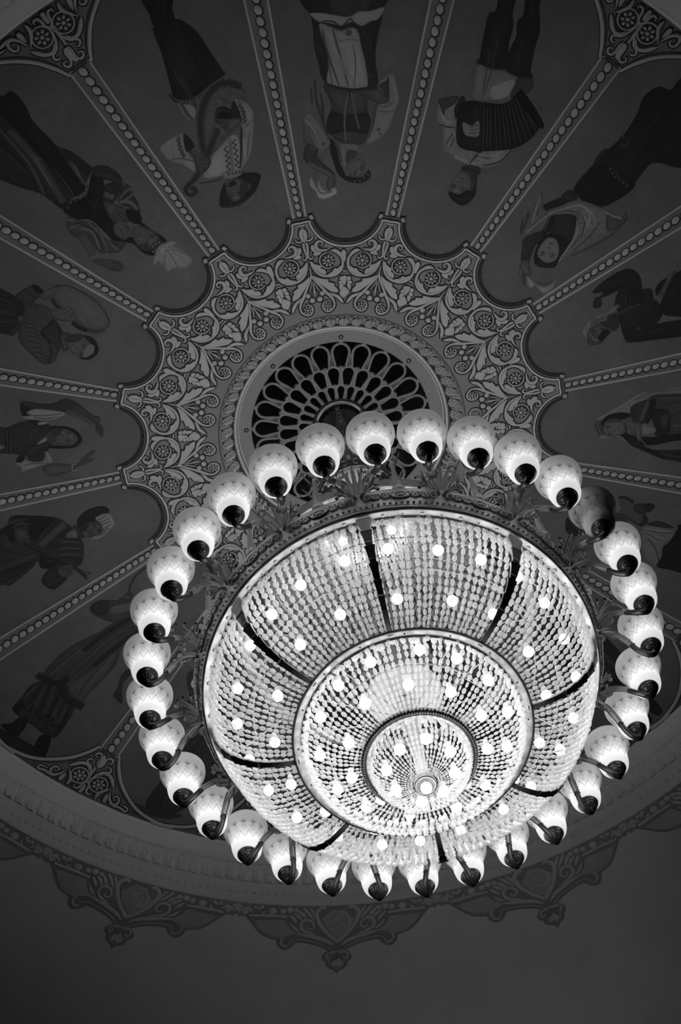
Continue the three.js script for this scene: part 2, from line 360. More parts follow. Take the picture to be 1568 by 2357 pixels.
MURAL[1] = [
'F38 -97,1157 -88,1114 -100,1099 -92,1058 -76,999 -61,983 -11,998 -27,1056 -35,1096 -49,1123 -63,1171',
'B52 -80,1096 -58,1098 -46,1056 -61,1031',
'F38 -39,1181 -24,1130 -30,1109 -18,1078 -18,1045 -10,1000 28,990 60,1003 49,1017 36,1067 27,1114 5,1156 -8,1194',
'B50 -13,1083 -1,1081 19,1023 6,1010',
'S60:3 -21,1167 -2,1131',
'S33:12 -80,991 -59,988 -31,992',
'S33:12 12,991 35,991 60,1006',
'S55:2 -78,987 -54,985 -13,995 18,993 42,992',
'F112 -74,980 -42,984 -12,992 23,991 50,991 68,969 51,958 24,932 -6,916 -47,904 -60,924',
'B150 -14,965 24,981 20,942 -6,924',
'B135 -71,972 -57,974 -45,916',
'F70 28,988 66,998 68,969 48,955 31,942',
'F150 -19,926 -13,947 -6,939 -6,924',
'F145 -21,948 23,984 27,952 20,934 -7,922',
'S62:8 -54,1054 -46,1015',
'S75:3 -45,1012 -36,971 -30,910',
'S62:6 -62,1027 -52,991',
'S75:3 -51,987 -35,927',
'D95:7 -48,1020 -46,1012',
'F125 -82,890 -116,872 -120,848 -102,818 -87,809 -63,765 -37,760 -7,753 17,751 44,760 79,784 87,825 44,808 -1,790 -30,786 -54,822 -74,852',
'F70 -124,873 -85,896 -87,876 -101,856 -98,842 -115,858',
'S55:4 -101,818 -80,819 -57,826',
'S65:4 -64,780 -61,811',
'S65:4 -51,774 -53,803',
'S160:6 -109,845 -89,830 -71,834',
'S85:4 11,780 54,789 79,818',
'S60:5 42,765 76,790 90,834',
'S155:8 -33,760 -2,759 27,763',
'B160 49,798 75,818 73,797 53,781',
'F42 -81,864 -78,898 -67,895 -59,865 -65,844',
'F120 -71,841 -60,846 -54,829 -62,826',
'F30 -73,878 -52,898 -24,905 16,917 35,933 51,965 128,918 129,899 119,864 92,831 45,806 0,788 -35,788 -56,821',
'F36 -46,885 -21,897 25,801 -1,790 -33,792 -45,826',
'S60:2 -38,885 -20,896',
'S55:2 -18,825 -1,790',
'S50:2 -38,886 -28,859',
'S85:2 -17,897 25,800',
'S20:2 -13,898 28,803',
'S85:2 -10,902 32,804',
'S20:2 -7,903 36,807',
'S85:2 -3,904 41,807',
'S20:2 0,906 44,810',
'S85:2 6,908 55,814',
'S20:2 9,909 58,817',
'S85:2 13,911 64,820',
'S20:2 16,912 67,823',
'S85:2 21,916 75,826',
'S20:2 24,917 78,829',
'S85:2 26,920 85,829',
'S20:2 30,921 88,832',
'S85:2 33,924 97,837',
'S20:2 36,925 100,840',
'S85:2 38,930 105,848',
'S20:2 41,931 108,851',
'S85:2 41,937 114,861',
'S20:2 44,939 118,864',
'S85:2 45,944 120,873',
'S20:2 48,946 124,876',
'S85:2 49,953 127,887',
'S20:2 52,955 130,890',
'F20 48,963 53,965 129,918 128,901 47,945',
'S95:1 46,941 126,898',
'S70:2 73,952 86,957 109,948 114,938',
'S100:4 -28,870 -27,870',
'S100:4 -21,871 -21,871',
'S100:4 -23,859 -22,859',
'S100:4 -16,860 -16,860',
'S100:4 -17,848 -17,848',
'S100:4 -11,849 -10,849',
'S100:4 -12,837 -12,837',
'S100:4 -6,838 -5,838',
'S100:4 -3,816 -2,816',
'S100:4 4,817 5,817',
'S100:4 2,806 3,807',
'S100:4 8,807 9,808',
'F120 -49,843 -26,844 -18,859 -10,855 0,828 -15,819 -34,819',
'S40:2 -29,837 -11,851',
'S40:2 -26,831 -7,843',
'S40:2 -25,824 -6,833',
'S35:7 -58,843 -36,791',
'F62 -3,747 33,758 41,741 4,729',
'S50:5 17,788 9,756',
'S85:2 9,784 1,752',
'S40:3 1,743 37,749',
'F62 0,737 31,745 46,720 49,698 38,690 17,717',
'F100 -5,731 13,734 30,718 38,694 18,673 -7,676 -12,705',
'F36 -7,676 16,677 31,695 43,696 47,713 54,692 48,668 34,655 9,659 -6,669',
'S55:4 9,667 31,670 46,689',
'B72 2,694 0,691 -5,689 -10,691 -10,695 -6,698 0,697',
'S32:2 -9,688 -4,687 1,689',
'S22:3 -7,693 -2,694',
'S135:1 -8,694 -7,694',
'B72 26,696 24,692 18,691 14,693 13,697 18,699 23,699',
'S32:2 15,690 20,689 25,691',
'S22:3 17,695 22,696',
'S135:1 15,696 17,696',
'S70:2 11,695 7,699 5,704',
'S130:2 5,698 1,703',
'S35:2 -2,704 4,705',
'S40:2 1,716 6,717 11,717',
'S115:2 3,719 8,720',
'B125 16,685 13,682 7,681 2,682 2,685 7,687 13,687',
'B120 -2,707 -3,703 -6,702 -8,705 -8,709 -6,711 -3,710',
'S50:4 42,713 50,706 47,699',
];
MURAL[2] = [
'F40 -94,1149 -100,1109 -80,1069 -65,1015 -64,962 -61,894 -54,846 -33,836 4,842 32,856 45,887 49,931 45,962 38,1011 55,1033 107,1069 151,1171 -67,1350 -70,1202 -66,1167',
'S50:5 -49,1144 -36,1073 -21,1014',
'S28:5 4,1127 -4,1060 1,995',
'S50:4 42,1105 33,1052 27,1010',
'S30:7 -40,1173 -29,1100 -25,1054',
'F30 -52,843 -51,904 -31,943 6,935 51,953 45,887 5,841 -33,836',
'S42:4 -33,846 -37,892 -34,931',
'S20:3 -29,956 14,942',
'S42:3 1,849 0,893',
'S42:3 28,864 26,908',
'F48 -71,935 -71,959 -64,959 -59,911',
'D75:6 -65,1000 -60,1010 -44,1011 -41,994 -54,996',
'D80:7 -36,938 -2,932 37,937',
'D62:5 -26,943 9,937 40,943',
'S62:2 -69,999 -62,1016',
'S62:2 -40,990 -37,1013',
'F55 -58,806 -55,832 -27,831 -34,809',
'S38:4 -54,831 -30,829',
'F40 -73,762 -58,801 -42,807 -34,794 -51,757 -66,753',
'F110 -59,683 -60,713 -56,757 -44,784 -22,827 28,854 55,860 89,873 79,907 100,893 105,868 97,819 83,759 71,721 65,679 59,679 47,724 31,771 6,797 -21,783 -43,750 -47,710 -50,679',
'F85 57,857 89,873 87,896 105,873 91,828',
'F105 -85,735 -102,779 -72,757 -51,752 -52,715 -65,708',
'S150:4 -97,769 -80,740 -60,708',
'S70:4 -77,747 -64,730',
'S160:4 -50,684 -49,741 -33,784 -10,821 24,830 62,816',
'S160:4 3,795 28,783 45,758 58,704 65,679',
'S160:4 -16,822 21,827 43,803 57,734',
'S160:5 49,855 73,863 93,874',
'S160:4 -36,767 -12,803 19,810 43,808',
'S78:4 -46,747 -26,787 4,809 33,803',
'S78:5 59,828 68,791 68,734',
'S78:5 33,803 50,778 57,729',
'S60:4 102,885 105,826 86,756 72,720',
'F50 -37,759 2,796 28,773 46,738 14,733 -7,723 -34,733',
'S70:3 -30,762 11,741',
'F36 -37,740 -35,757 -22,750 -15,721 -9,696 -14,686',
'S110:3 -23,718 -34,738 -39,751',
'F70 -92,717 -87,727 -71,703 -58,674 -70,678',
'S130:3 -85,732 -90,715 -73,695',
'S120:2 -62,690 -57,676',
'F55 -45,671 -28,713 -12,703 -14,686 -5,663 7,638 -8,627 -30,650',
'S40:3 -29,666 -25,691',
'S38:3 -12,641 -2,651',
'S75:3 -37,663 -11,637',
'F85 -6,626 7,638 33,622 38,611 30,608 45,592 41,588 24,603 31,589 9,605',
'S130:3 2,623 18,618 29,618',
'S50:2 19,613 40,592',
'S120:3 9,610 28,591',
'F130 32,611 65,611 86,621 95,652 105,623 95,608 68,608 64,597 53,594',
'S75:5 59,616 80,626 92,645',
'B170 43,606 57,608 63,598',
'B170 76,611 94,623 94,609',
'F36 -6,678 6,658 24,645 42,651 65,673 56,701 43,741 14,738 -10,721 -12,698',
'D60:5 22,653 44,659 62,676',
'F112 4,672 -3,691 -3,714 17,723 42,709 53,687 41,666 17,663',
'B72 22,681 21,676 16,672 11,672 9,675 12,680 18,683',
'S32:2 14,669 19,671 23,675',
'S22:3 13,676 18,679',
'S135:1 12,675 13,676',
'B72 43,696 43,691 38,687 33,686 31,690 34,695 39,697',
'S32:2 35,684 40,685 44,690',
'S22:3 35,690 39,693',
'S135:1 33,690 34,691',
'S70:2 29,686 25,692 21,699',
'S130:2 23,689 18,696',
'S35:2 15,696 20,699',
'S40:3 10,705 14,708 19,711',
'S115:2 11,709 15,712',
'B125 39,679 37,674 32,670 26,668 25,671 29,676 35,680',
'B120 13,696 13,692 11,689 7,690 5,694 6,698 10,699',
];
MURAL[-2] = [
'F52 -12,1276 11,1165 56,1178 69,1150 50,1097 44,1024 59,983 63,940 62,921 27,911 -36,905 -59,902 -63,927 -68,968 -88,1009 -108,1059 -141,1164',
'F34 24,1264 42,1192 68,1180 66,1138 50,1097 44,1024 26,962 19,904 -14,902 -15,924 -1,1019 9,1118 9,1163 -4,1239',
'S50:3 48,1171 34,1118 20,1038',
'S50:3 65,1164 45,1092 32,1036',
'S95:7 -19,1138 -25,1079 -35,1025 -63,958',
'S85:16 -5,1123 -12,1041 -25,984 -46,914',
'S110:5 -12,1041 -21,1010 -38,958',
'S100:3 -11,1039 -2,1018',
'S90:3 0,988 -10,933 -17,906',
'S95:9 39,969 30,938 22,911',
'S110:3 41,957 27,926',
'S75:3 -53,1108 -51,1042 -63,963',
'S34:7 -45,1124 -43,1053 -62,982',
'S34:5 39,1019 24,974 12,911',
'F28 -61,900 -29,902 5,887 54,913 60,892 33,854 14,827 -2,787 -11,745 -27,740 -33,767 -31,807 -34,841 -58,866 -61,889',
'D75:7 -59,895 -31,900 -11,891 20,898 33,915',
'S50:5 -24,841 9,858 24,858',
'S50:4 -2,880 -4,856',
'S50:3 -16,802 -33,777',
'F58 63,922 89,905 97,870 91,845 92,818 82,803 76,784 60,765 54,792 45,821 73,843 70,872 53,894',
'F34 26,897 61,896 57,880 31,855 22,875',
'S40:5 66,916 85,887 91,855',
'S105:7 52,824 80,826 90,819 84,809 57,814',
'S115:8 47,819 64,801 64,776',
'S110:4 91,850 85,836',
'S35:3 62,824 77,814',
'S40:3 39,811 60,770',
'F50 55,872 75,859 73,843 43,829 13,838 35,861',
'S105:12 36,859 46,836',
'S60:2 40,859 33,852',
'S60:2 46,850 37,842',
'F75 21,846 33,829 46,794 30,770 15,780 1,789 5,816',
'S45:2 22,809 23,777',
'S45:2 29,807 35,779',
'S45:2 14,812 4,788',
'B100 23,834 32,819 17,809 10,821',
'S95:3 32,809 49,792',
'F28 46,794 60,765 43,746 30,770',
'F95 -4,789 17,781 18,759 1,737 -14,747 -18,772',
'D45:3 -4,785 0,770 -9,747',
'D45:3 8,782 10,765 -3,741',
'D55:3 15,780 13,756',
'F78 -65,883 -51,854 -35,826 -42,787 -31,760 -17,740 -44,734 -67,755 -78,772 -68,819 -90,832 -89,861',
'S120:5 -68,843 -53,814 -73,772',
'S115:4 -42,839 -44,795 -63,756',
'S110:6 -85,860 -64,851',
'S40:3 -57,849 -48,814 -66,765',
'S40:3 -71,859 -47,849',
'S40:3 -41,770 -30,737',
'S120:3 -36,802 -44,752 -42,740',
'S110:5 -73,881 -61,863',
'F90 -85,832 -68,819 -83,777 -95,757 -105,766 -94,805',
'S115:8 -104,770 -86,765',
'F80 -102,765 -84,749 -63,720 -66,701 -80,700 -98,726 -105,748',
'S50:2 -84,725 -68,706',
'S50:2 -88,721 -77,702',
'S50:2 -78,730 -63,709',
'S105:3 -105,748 -94,720',
'F32 45,746 50,713 56,685 52,669 13,665 -5,689 -5,723 -15,741 1,742 10,723',
'F92 14,747 32,748 46,727 50,700 43,686 13,683 -2,696 0,723',
'F65 -3,710 1,690 13,683 12,705',
'S60:18 11,680 31,680 46,678',
'D125:5 4,676 24,674 46,673',
'D125:5 14,685 30,684 46,680',
'S90:3 51,742 48,730',
'B72 22,705 20,701 15,700 10,701 10,705 14,707 19,707',
'S32:2 12,698 17,698 21,700',
'S22:2 13,703 18,704',
'S135:1 12,704 13,704',
'B72 45,709 43,705 38,704 33,705 33,709 37,711 42,711',
'S32:2 35,703 40,702 44,704',
'S22:2 36,707 41,708',
'S135:1 35,708 36,708',
'S70:2 30,706 28,711 27,717',
'S130:2 26,710 24,716',
'S35:1 21,717 26,718',
'S40:2 17,729 22,730 27,731',
'S115:1 19,732 24,733',
'B125 36,698 34,695 28,693 23,694 22,697 27,699 33,700',
'B120 19,720 18,717 15,715 13,717 12,721 14,723 17,723',
'F130 26,675 51,670 71,651 60,648 67,614 63,592 42,589 14,611 1,615 4,645 -12,653',
'S165:2 34,666 51,633 58,600',
'S165:2 34,666 41,631 39,596',
'S165:2 34,666 32,637 20,607',
'S165:2 34,666 24,641 3,615',
'S165:2 34,666 22,653 -1,640',
'S165:2 34,666 18,659 -9,652',
'S165:2 34,666 57,659 69,651',
'S165:2 34,666 55,663 65,660',
'S165:2 34,666 53,640 62,614',
'S90:2 38,658 57,632 68,600',
'S90:2 38,658 34,632 22,599',
'S90:2 38,658 23,646 1,627',
];
MURAL[-3] = [
'F50 55,1045 48,931 42,892 32,862 -5,855 -53,859 -62,893 -96,994',
'S34:3 32,925 28,890 16,863',
'S34:3 5,916 6,874',
'S34:3 -19,907 -10,868',
'S34:3 -46,898 -39,863',
'S34:3 19,920 23,871',
'S72:3 24,922 20,884',
'S72:3 -8,911 -3,873',
'S72:3 -33,903 -23,869',
'S62:9 36,860 9,852 -8,856 -45,862 -57,870',
'S95:2 28,857 2,854 -7,860',
'F90 -6,865 0,857 -10,852 -16,859',
'S35:2 35,854 5,846 -16,852 -57,860',
'F68 43,889 62,879 84,862 87,848 78,831 64,835 53,839 38,848 35,863',
'F28 85,861 86,845 77,830 70,841 73,852',
'S42:2 56,880 40,866',
'S42:2 65,872 41,855',
'S90:2 59,875 41,860',
'S42:2 69,862 51,847',
'F93 66,839 76,828 97,815 111,800 99,800 88,774 77,780 73,798 64,812 59,824',
'S50:2 94,806 84,776',
'S50:2 85,805 79,780',
'S50:2 78,805 74,793',
'S40:3 99,810 111,799',
'S120:3 72,826 90,810',
'S60:3 61,836 61,816',
'F76 32,854 45,822 40,795 25,786 6,763 -12,745 -52,743 -84,745 -99,762 -94,787 -75,828 -53,850 -17,854',
'S50:2 21,851 -4,845',
'S95:2 23,848 0,842',
'S50:2 27,844 2,838',
'S95:2 28,841 6,836',
'S50:2 31,837 6,831',
'S95:2 32,834 10,829',
'S50:2 36,830 10,824',
'S95:2 37,827 14,822',
'S50:2 37,822 12,816',
'S95:2 38,819 16,814',
'S50:2 36,813 11,807',
'S95:2 37,810 15,805',
'S50:2 34,804 8,798',
'S95:2 35,801 12,796',
'S50:2 32,796 7,790',
'S95:2 33,793 10,788',
'S50:3 -16,852 -12,833 -14,815',
'S95:2 -19,848 -16,823',
'S50:3 -26,844 -21,826 -24,808',
'S95:2 -28,840 -25,816',
'S50:3 -35,837 -31,818 -33,800',
'S95:2 -38,833 -35,808',
'S50:3 -45,830 -41,811 -43,793',
'S95:2 -48,826 -45,801',
'S50:3 -57,820 -53,802 -55,784',
'S95:2 -60,817 -57,792',
'S50:3 -69,811 -65,793 -67,774',
'S95:2 -72,807 -69,782',
'S50:3 -81,802 -77,783 -79,765',
'S95:2 -84,798 -81,773',
'S50:3 -91,794 -86,776 -89,758',
'S95:2 -93,790 -90,766',
'F50 -27,801 5,791 20,782 -5,753 -49,745 -43,762',
'S80:2 -19,795 -30,775 -52,753',
'S80:2 -11,791 -28,771 -50,750',
'S80:2 -3,786 -26,767 -47,748',
'S80:2 5,782 -25,762 -45,745',
'S80:2 13,778 -23,758 -42,742',
'S36:4 -27,801 -39,775 -67,758 -95,758',
'F100 101,805 113,784 113,750 104,709 82,672 64,655 39,659 31,674 27,701 34,732 52,773 71,803',
'S50:3 105,797 113,784 113,750 104,709 82,672 64,655 52,654 39,659',
'S32:11 29,739 23,720 21,696',
'S60:9 22,694 28,673 41,659',
'S38:9 68,805 57,792 50,773',
'S50:1 40,732 28,699 35,669',
'B110 92,748 86,708 64,695 64,726',
'F95 43,796 54,774 65,755 45,734 30,742 24,763 23,783',
'S45:2 39,766 62,754',
'S45:2 36,759 56,746',
'S45:2 34,752 52,740',
'S120:2 42,766 61,758',
'S110:2 38,756 57,748',
'S60:4 23,783 26,752',
'F68 -9,753 -2,731 -37,721 -48,737',
'S100:4 -14,750 -42,731',
'F38 4,704 9,680 -2,663 -18,653 -37,657 -50,670 -51,691 -17,679',
'F95 -26,734 -6,729 5,710 0,691 -14,671 -42,670 -50,690 -46,715',
'F110 -12,682 -10,667 -29,663 -46,677 -43,687',
'F62 -23,735 -2,728 7,705 -9,705 -20,718',
'S50:2 0,714 6,702',
'B72 -25,693 -22,690 -17,690 -13,693 -13,696 -17,698 -22,696',
'S32:2 -14,690 -19,688 -23,689',
'S22:2 -16,694 -21,693',
'S135:1 -15,695 -16,695',
'B72 -48,690 -46,688 -40,687 -36,690 -36,693 -40,695 -45,693',
'S32:2 -37,687 -42,685 -47,686',
'S22:2 -39,691 -44,691',
'S135:1 -38,692 -39,692',
'S70:2 -33,692 -32,697 -34,702',
'S130:2 -30,696 -30,702',
'S35:1 -28,703 -32,703',
'S40:2 -24,715 -29,714 -33,713',
'S115:1 -26,717 -31,716',
'B125 -38,682 -35,680 -29,680 -24,682 -24,685 -29,686 -35,685',
'B120 -24,706 -23,703 -21,703 -18,705 -18,709 -20,711 -23,710',
'S150:2 -32,716 -33,710',
];
MURAL[-4] = [
'F56 40,945 35,863 31,850 43,821 51,791 45,780 35,739 7,746 -16,775 -8,750 -17,739 -35,751 -50,785 -46,810 -39,840 -38,856 -30,950',
'S75:5 9,790 20,773 29,748',
'S40:3 3,793 20,770 32,745',
'S72:4 -40,798 -25,775 -17,747',
'S42:3 40,830 9,815 -18,814',
'S72:3 21,781 -16,794',
'B42 -15,811 -19,797 -46,801 -44,811',
'S36:18 31,844 -2,842 -40,845',
'D100:3 28,848 -2,846 -39,850',
'D100:3 28,839 -2,837 -39,840',
'D120:3 -14,846 -21,839 -30,843',
'S36:4 -22,836 -24,806 -16,775 3,749',
'D95:2 -22,836 -24,806',
'D90:2 -8,866 -20,850',
'D90:2 -35,867 -29,850',
'F115 -1,882 -14,866 -21,854 -29,867 -38,884',
'F58 97,810 102,796 95,761 95,728 106,700 91,688 70,702 71,751 78,784 66,787 63,804',
'S36:3 95,810 87,794 78,784',
'S42:2 73,757 86,739',
'F36 91,809 87,794 69,787 64,805',
'F135 71,795 81,770 70,702 57,713 50,741 51,772 56,801 61,805 64,782',
'S70:3 65,793 62,752 67,707',
'S62:3 58,779 54,747 60,719',
'F42 51,791 49,769 39,753 35,739 35,772',
'P140 44,769 46,746 39,748 37,768',
'F72 106,700 104,684 90,662 62,633 57,617 46,613 37,615 25,607 4,608 1,612 13,624 41,628 55,653 71,691',
'F90 76,690 57,653 41,628 36,631 48,659 67,696',
'S42:2 31,620 25,610',
'S42:2 22,621 8,611',
'S40:3 57,628 53,614',
'B55 103,695 96,673 81,663 79,690',
'F30 32,735 33,720 29,693 19,674 -1,661 -15,664 -25,678 -29,701 -26,744 -16,740 -21,717 -20,689 -4,675 17,688 25,709 24,736',
'D75:4 -4,665 -13,665 -23,675',
'S75:5 -19,739 -19,725',
'S60:2 28,734 28,709',
'F90 12,743 25,731 26,706 17,685 -1,671 -13,675 -22,689 -21,711 -11,733',
'F60 22,734 25,709 13,715 4,730',
'F72 17,746 12,732 -11,730 -8,750',
'B72 9,695 11,692 16,691 21,692 21,696 17,698 12,698',
'S32:2 19,690 14,688 9,690',
'S22:2 18,694 13,695',
'S135:1 19,695 18,695',
'B72 -13,697 -11,694 -5,692 0,694 0,698 -4,700 -10,700',
'S32:2 -2,691 -7,690 -12,692',
'S22:2 -4,696 -9,697',
'S135:1 -2,697 -3,697',
'S70:2 1,696 3,701 3,707',
'S130:2 5,700 6,706',
'S35:1 9,707 4,708',
'S40:2 13,715 8,716 3,716',
'S115:1 11,718 6,719',
'B125 -5,686 -2,684 4,683 10,684 10,687 5,689 -2,689',
'B120 12,708 13,705 16,704 19,706 19,709 17,712 14,711',
'F125 -16,775 2,755 4,749 -8,751',
'F128 -68,830 -49,813 -62,797 -63,761 -41,760 -38,746 -66,737 -75,764 -89,807 -93,818 -80,816',
'F34 -61,829 -45,818 -52,806 -64,816',
'F55 -52,799 -41,757 -59,762 -62,786',
'S70:2 -73,811 -68,778 -68,744',
'S75:2 -56,759 -63,747',
'S170:3 -83,815 -74,778',
'S75:2 -47,760 -54,749',
'S140:2 -66,736 -73,725',
'F82 -81,763 -69,736 -74,689 -68,669 -50,652 -35,637 -39,628 -57,646 -59,632 -73,652 -80,675 -92,690 -104,732 -102,749',
'B100 -84,753 -80,703 -89,698 -97,743',
'S150:3 -75,678 -75,687 -89,688 -89,675',
'S55:2 -68,666 -57,646',
'S42:2 -65,669 -43,648',
'S50:2 -43,646 -37,634',
];
MURAL[-5] = [
'F55 188,1024 105,909 126,868 111,828 77,766 50,748 29,742 15,768 -10,733 -59,752 -75,775 -63,801 -50,830 -40,861 -17,862 -30,884 -52,954 -43,981 -28,1132',
'F36 123,862 110,829 77,770 61,802 39,839 53,852 90,838',
'F34 101,911 108,877 86,876 65,889 83,908',
'S85:17 20,837 38,789 49,752',
'S42:4 30,840 47,800 66,764',
'S42:5 7,827 28,778 31,745',
'S85:4 8,789 -1,764 -17,735',
'S38:3 2,794 -7,767 -23,738',
'S85:4 -8,797 -17,772 -33,743',
'S38:3 -14,802 -23,775 -39,746',
'S85:4 -26,805 -34,780 -50,751',
'S38:3 -31,810 -41,783 -57,754',
'S75:4 106,901 111,864 100,830',
'S75:4 96,879 98,854 86,834',
'S72:9 1,960 0,901 -1,858',
'S36:6 -14,967 -14,908 -12,864',
'S70:4 -32,1015 -44,950 -26,882',
'F34 -7,846 -33,818 -54,820 -40,861',
'S70:4 -28,839 -36,820',
'F72 88,876 80,851 49,852 35,875 55,885',
'B92 83,869 72,855 57,862 65,878',
'S45:2 62,871 44,880',
'S45:2 58,863 40,872',
'F62 90,914 78,899 52,888 26,869 23,898 40,921 64,925',
'S36:3 64,925 39,918 20,895',
'F25 71,902 71,891 60,888 59,898',
'S38:9 44,872 0,842 -47,806 -70,785',
'S62:2 47,871 4,840 -44,804 -67,783',
'S40:10 -70,785 -92,775 -111,768',
'S40:7 -107,768 -119,771',
'D35:4 -85,772 -107,754',
'D35:4 -98,754 -109,758',
'F48 -77,879 -51,847 -45,812 -72,829 -83,806 -96,817 -105,836 -109,862',
'S70:3 -92,866 -92,830',
'S70:3 -70,864 -69,836',
'F80 -57,814 -65,786 -87,797 -91,818 -78,828',
'S42:2 -60,807 -78,816',
'S42:2 -63,801 -82,808',
'S42:2 -66,794 -85,801',
'F58 33,740 33,721 -5,723 4,744',
'F105 22,763 27,736 2,739 13,758',
'F70 34,723 39,706 28,672 -2,673 -19,694 -5,719 10,728',
'F50 37,719 38,703 28,676 18,697 12,723',
'B120 27,694 21,684 11,692 17,701',
'B110 9,716 1,708 -5,715 5,722',
'B110 3,692 0,682 -8,687 -7,696',
'B72 12,690 15,688 20,689 23,693 23,697 19,697 14,694',
'S32:2 23,690 19,686 14,686',
'S22:2 20,694 16,692',
'S135:1 21,695 20,694',
'B72 -8,681 -6,679 -1,680 3,684 3,687 -1,688 -6,685',
'S32:2 2,681 -2,677 -6,677',
'S22:2 0,684 -4,682',
'S135:1 1,686 0,685',
'S70:2 5,687 4,691 1,695',
'S130:2 6,691 4,696',
'S35:1 6,698 2,696',
'S40:2 10,713 6,711 1,709',
'S115:1 8,715 3,713',
'B125 2,675 5,674 11,676 15,680 14,682 10,682 4,679',
'B120 10,703 11,700 14,701 16,704 15,708 13,709 11,707',
'F38 49,717 62,688 60,650 45,633 31,642 28,672 34,709 28,725',
'D50:5 48,706 54,680 51,654',
'F135 34,674 34,641 11,633 -5,641 -21,672 -23,696 -14,709 -10,674 14,669',
'S75:3 25,674 29,645',
'S75:3 16,674 19,642',
'S75:3 8,674 10,642',
'S75:3 -5,676 2,642',
'S75:3 -11,682 -6,653',
'S75:3 -17,693 -14,665',
];
MURAL[-6] = [
'F72 29,762 44,799 56,856 74,912 83,978 75,1052 58,1048 31,1018 9,1009 -14,976 -13,931 -19,856 -12,833 -13,769 7,754',
'F86 -15,842 -45,889 -50,943 -52,1000 -59,1040 -17,1044 6,1024 -3,974 -12,919',
'S62:6 -19,856 -43,903 -54,997',
'S62:5 -20,901 -26,977 -39,1035',
'S98:6 -22,876 -30,949 -38,1012',
'S90:5 52,904 58,973 59,1037',
'S55:4 59,928 66,991 67,1045',
'S40:14 24,758 35,825 42,871 46,921',
'S40:17 -13,775 -10,847 -6,891 -3,936',
'S66:27 -4,760 6,819 13,871 13,935 17,1007',
'D90:5 3,764 15,820 21,872 22,936 24,1005',
'D90:5 -11,768 -3,818 3,870 4,934 8,1008',
'S45:2 7,759 22,818 28,870 30,938 32,1007',
'S45:2 -18,770 -10,820 -4,872 -3,936 3,1006',
'F56 74,1080 28,1038 -15,1063 -54,1062 -80,1146 -74,1178 -13,1183 55,1183 69,1140',
'S80:6 66,1078 61,1139',
'S80:6 47,1067 22,1138',
'S80:6 28,1049 -15,1146',
'S80:6 -12,1066 -40,1152',
'S80:6 -35,1068 -63,1149',
'S36:7 55,1074 41,1138',
'S36:7 37,1058 5,1140',
'S36:7 5,1058 -32,1154',
'S36:7 -43,1067 -74,1145',
'S32:6 69,1140 41,1155 26,1153 28,1137 2,1149 -15,1151 -14,1134 -37,1131 -37,1149 -54,1145 -62,1132 -66,1152 -77,1148',
'F36 65,1178 66,1149 44,1158 46,1183',
'S34:20 87,1057 58,1054 29,1036 17,1007',
'S34:23 20,1031 -17,1055 -51,1053 -72,1049',
'D50:4 87,1057 58,1054 29,1036 17,1007',
'D50:4 20,1031 -17,1055 -51,1053 -72,1049',
'F50 176,1268 46,1249 -7,1236 -66,1230 -103,1232 -67,1265 -11,1280 23,1275 148,1301',
'F34 52,1237 36,1216 30,1184 8,1178 -4,1233 23,1242',
'F34 -48,1193 -73,1179 -99,1232 -66,1239',
'S55:3 23,1186 5,1223',
'S55:2 -63,1232 -89,1227',
'F72 115,819 124,794 108,768 84,746 81,712 66,706 58,732 78,763 78,785 55,777 38,748 26,765 44,799 74,815',
'S50:3 96,813 66,797',
'F55 115,814 121,786 104,767 80,787 88,811',
'D90:4 91,757 80,758',
'S95:5 82,732 66,717',
'S50:6 73,718 89,693 99,658 96,622 89,609',
'B85 78,779 49,757 43,775 66,797',
'F58 -82,913 -78,882 -95,889 -99,921 -114,942 -140,969 -121,971 -104,964 -97,940',
'S90:2 -88,920 -102,918',
'S80:3 -103,952 -106,938',
'S40:2 -118,962 -135,970',
];
MURAL[-7] = [
'F66 104,822 106,795 81,768 43,763 3,803 32,851 77,858',
'F72 76,923 67,864 3,822 -65,891 -10,957',
'D90:4 69,930 58,907 37,890',
'D90:4 59,936 30,906',
'F62 64,1238 54,1148 44,1110 18,968 -68,899 -134,960 -104,1091 -15,1240',
'S45:5 38,1166 2,1009',
'S80:4 8,1170 -35,1020',
'S45:6 26,1230 30,1178',
'F60 105,1238 59,1241 -17,1234 -42,1235 -5,1258 56,1260',
];
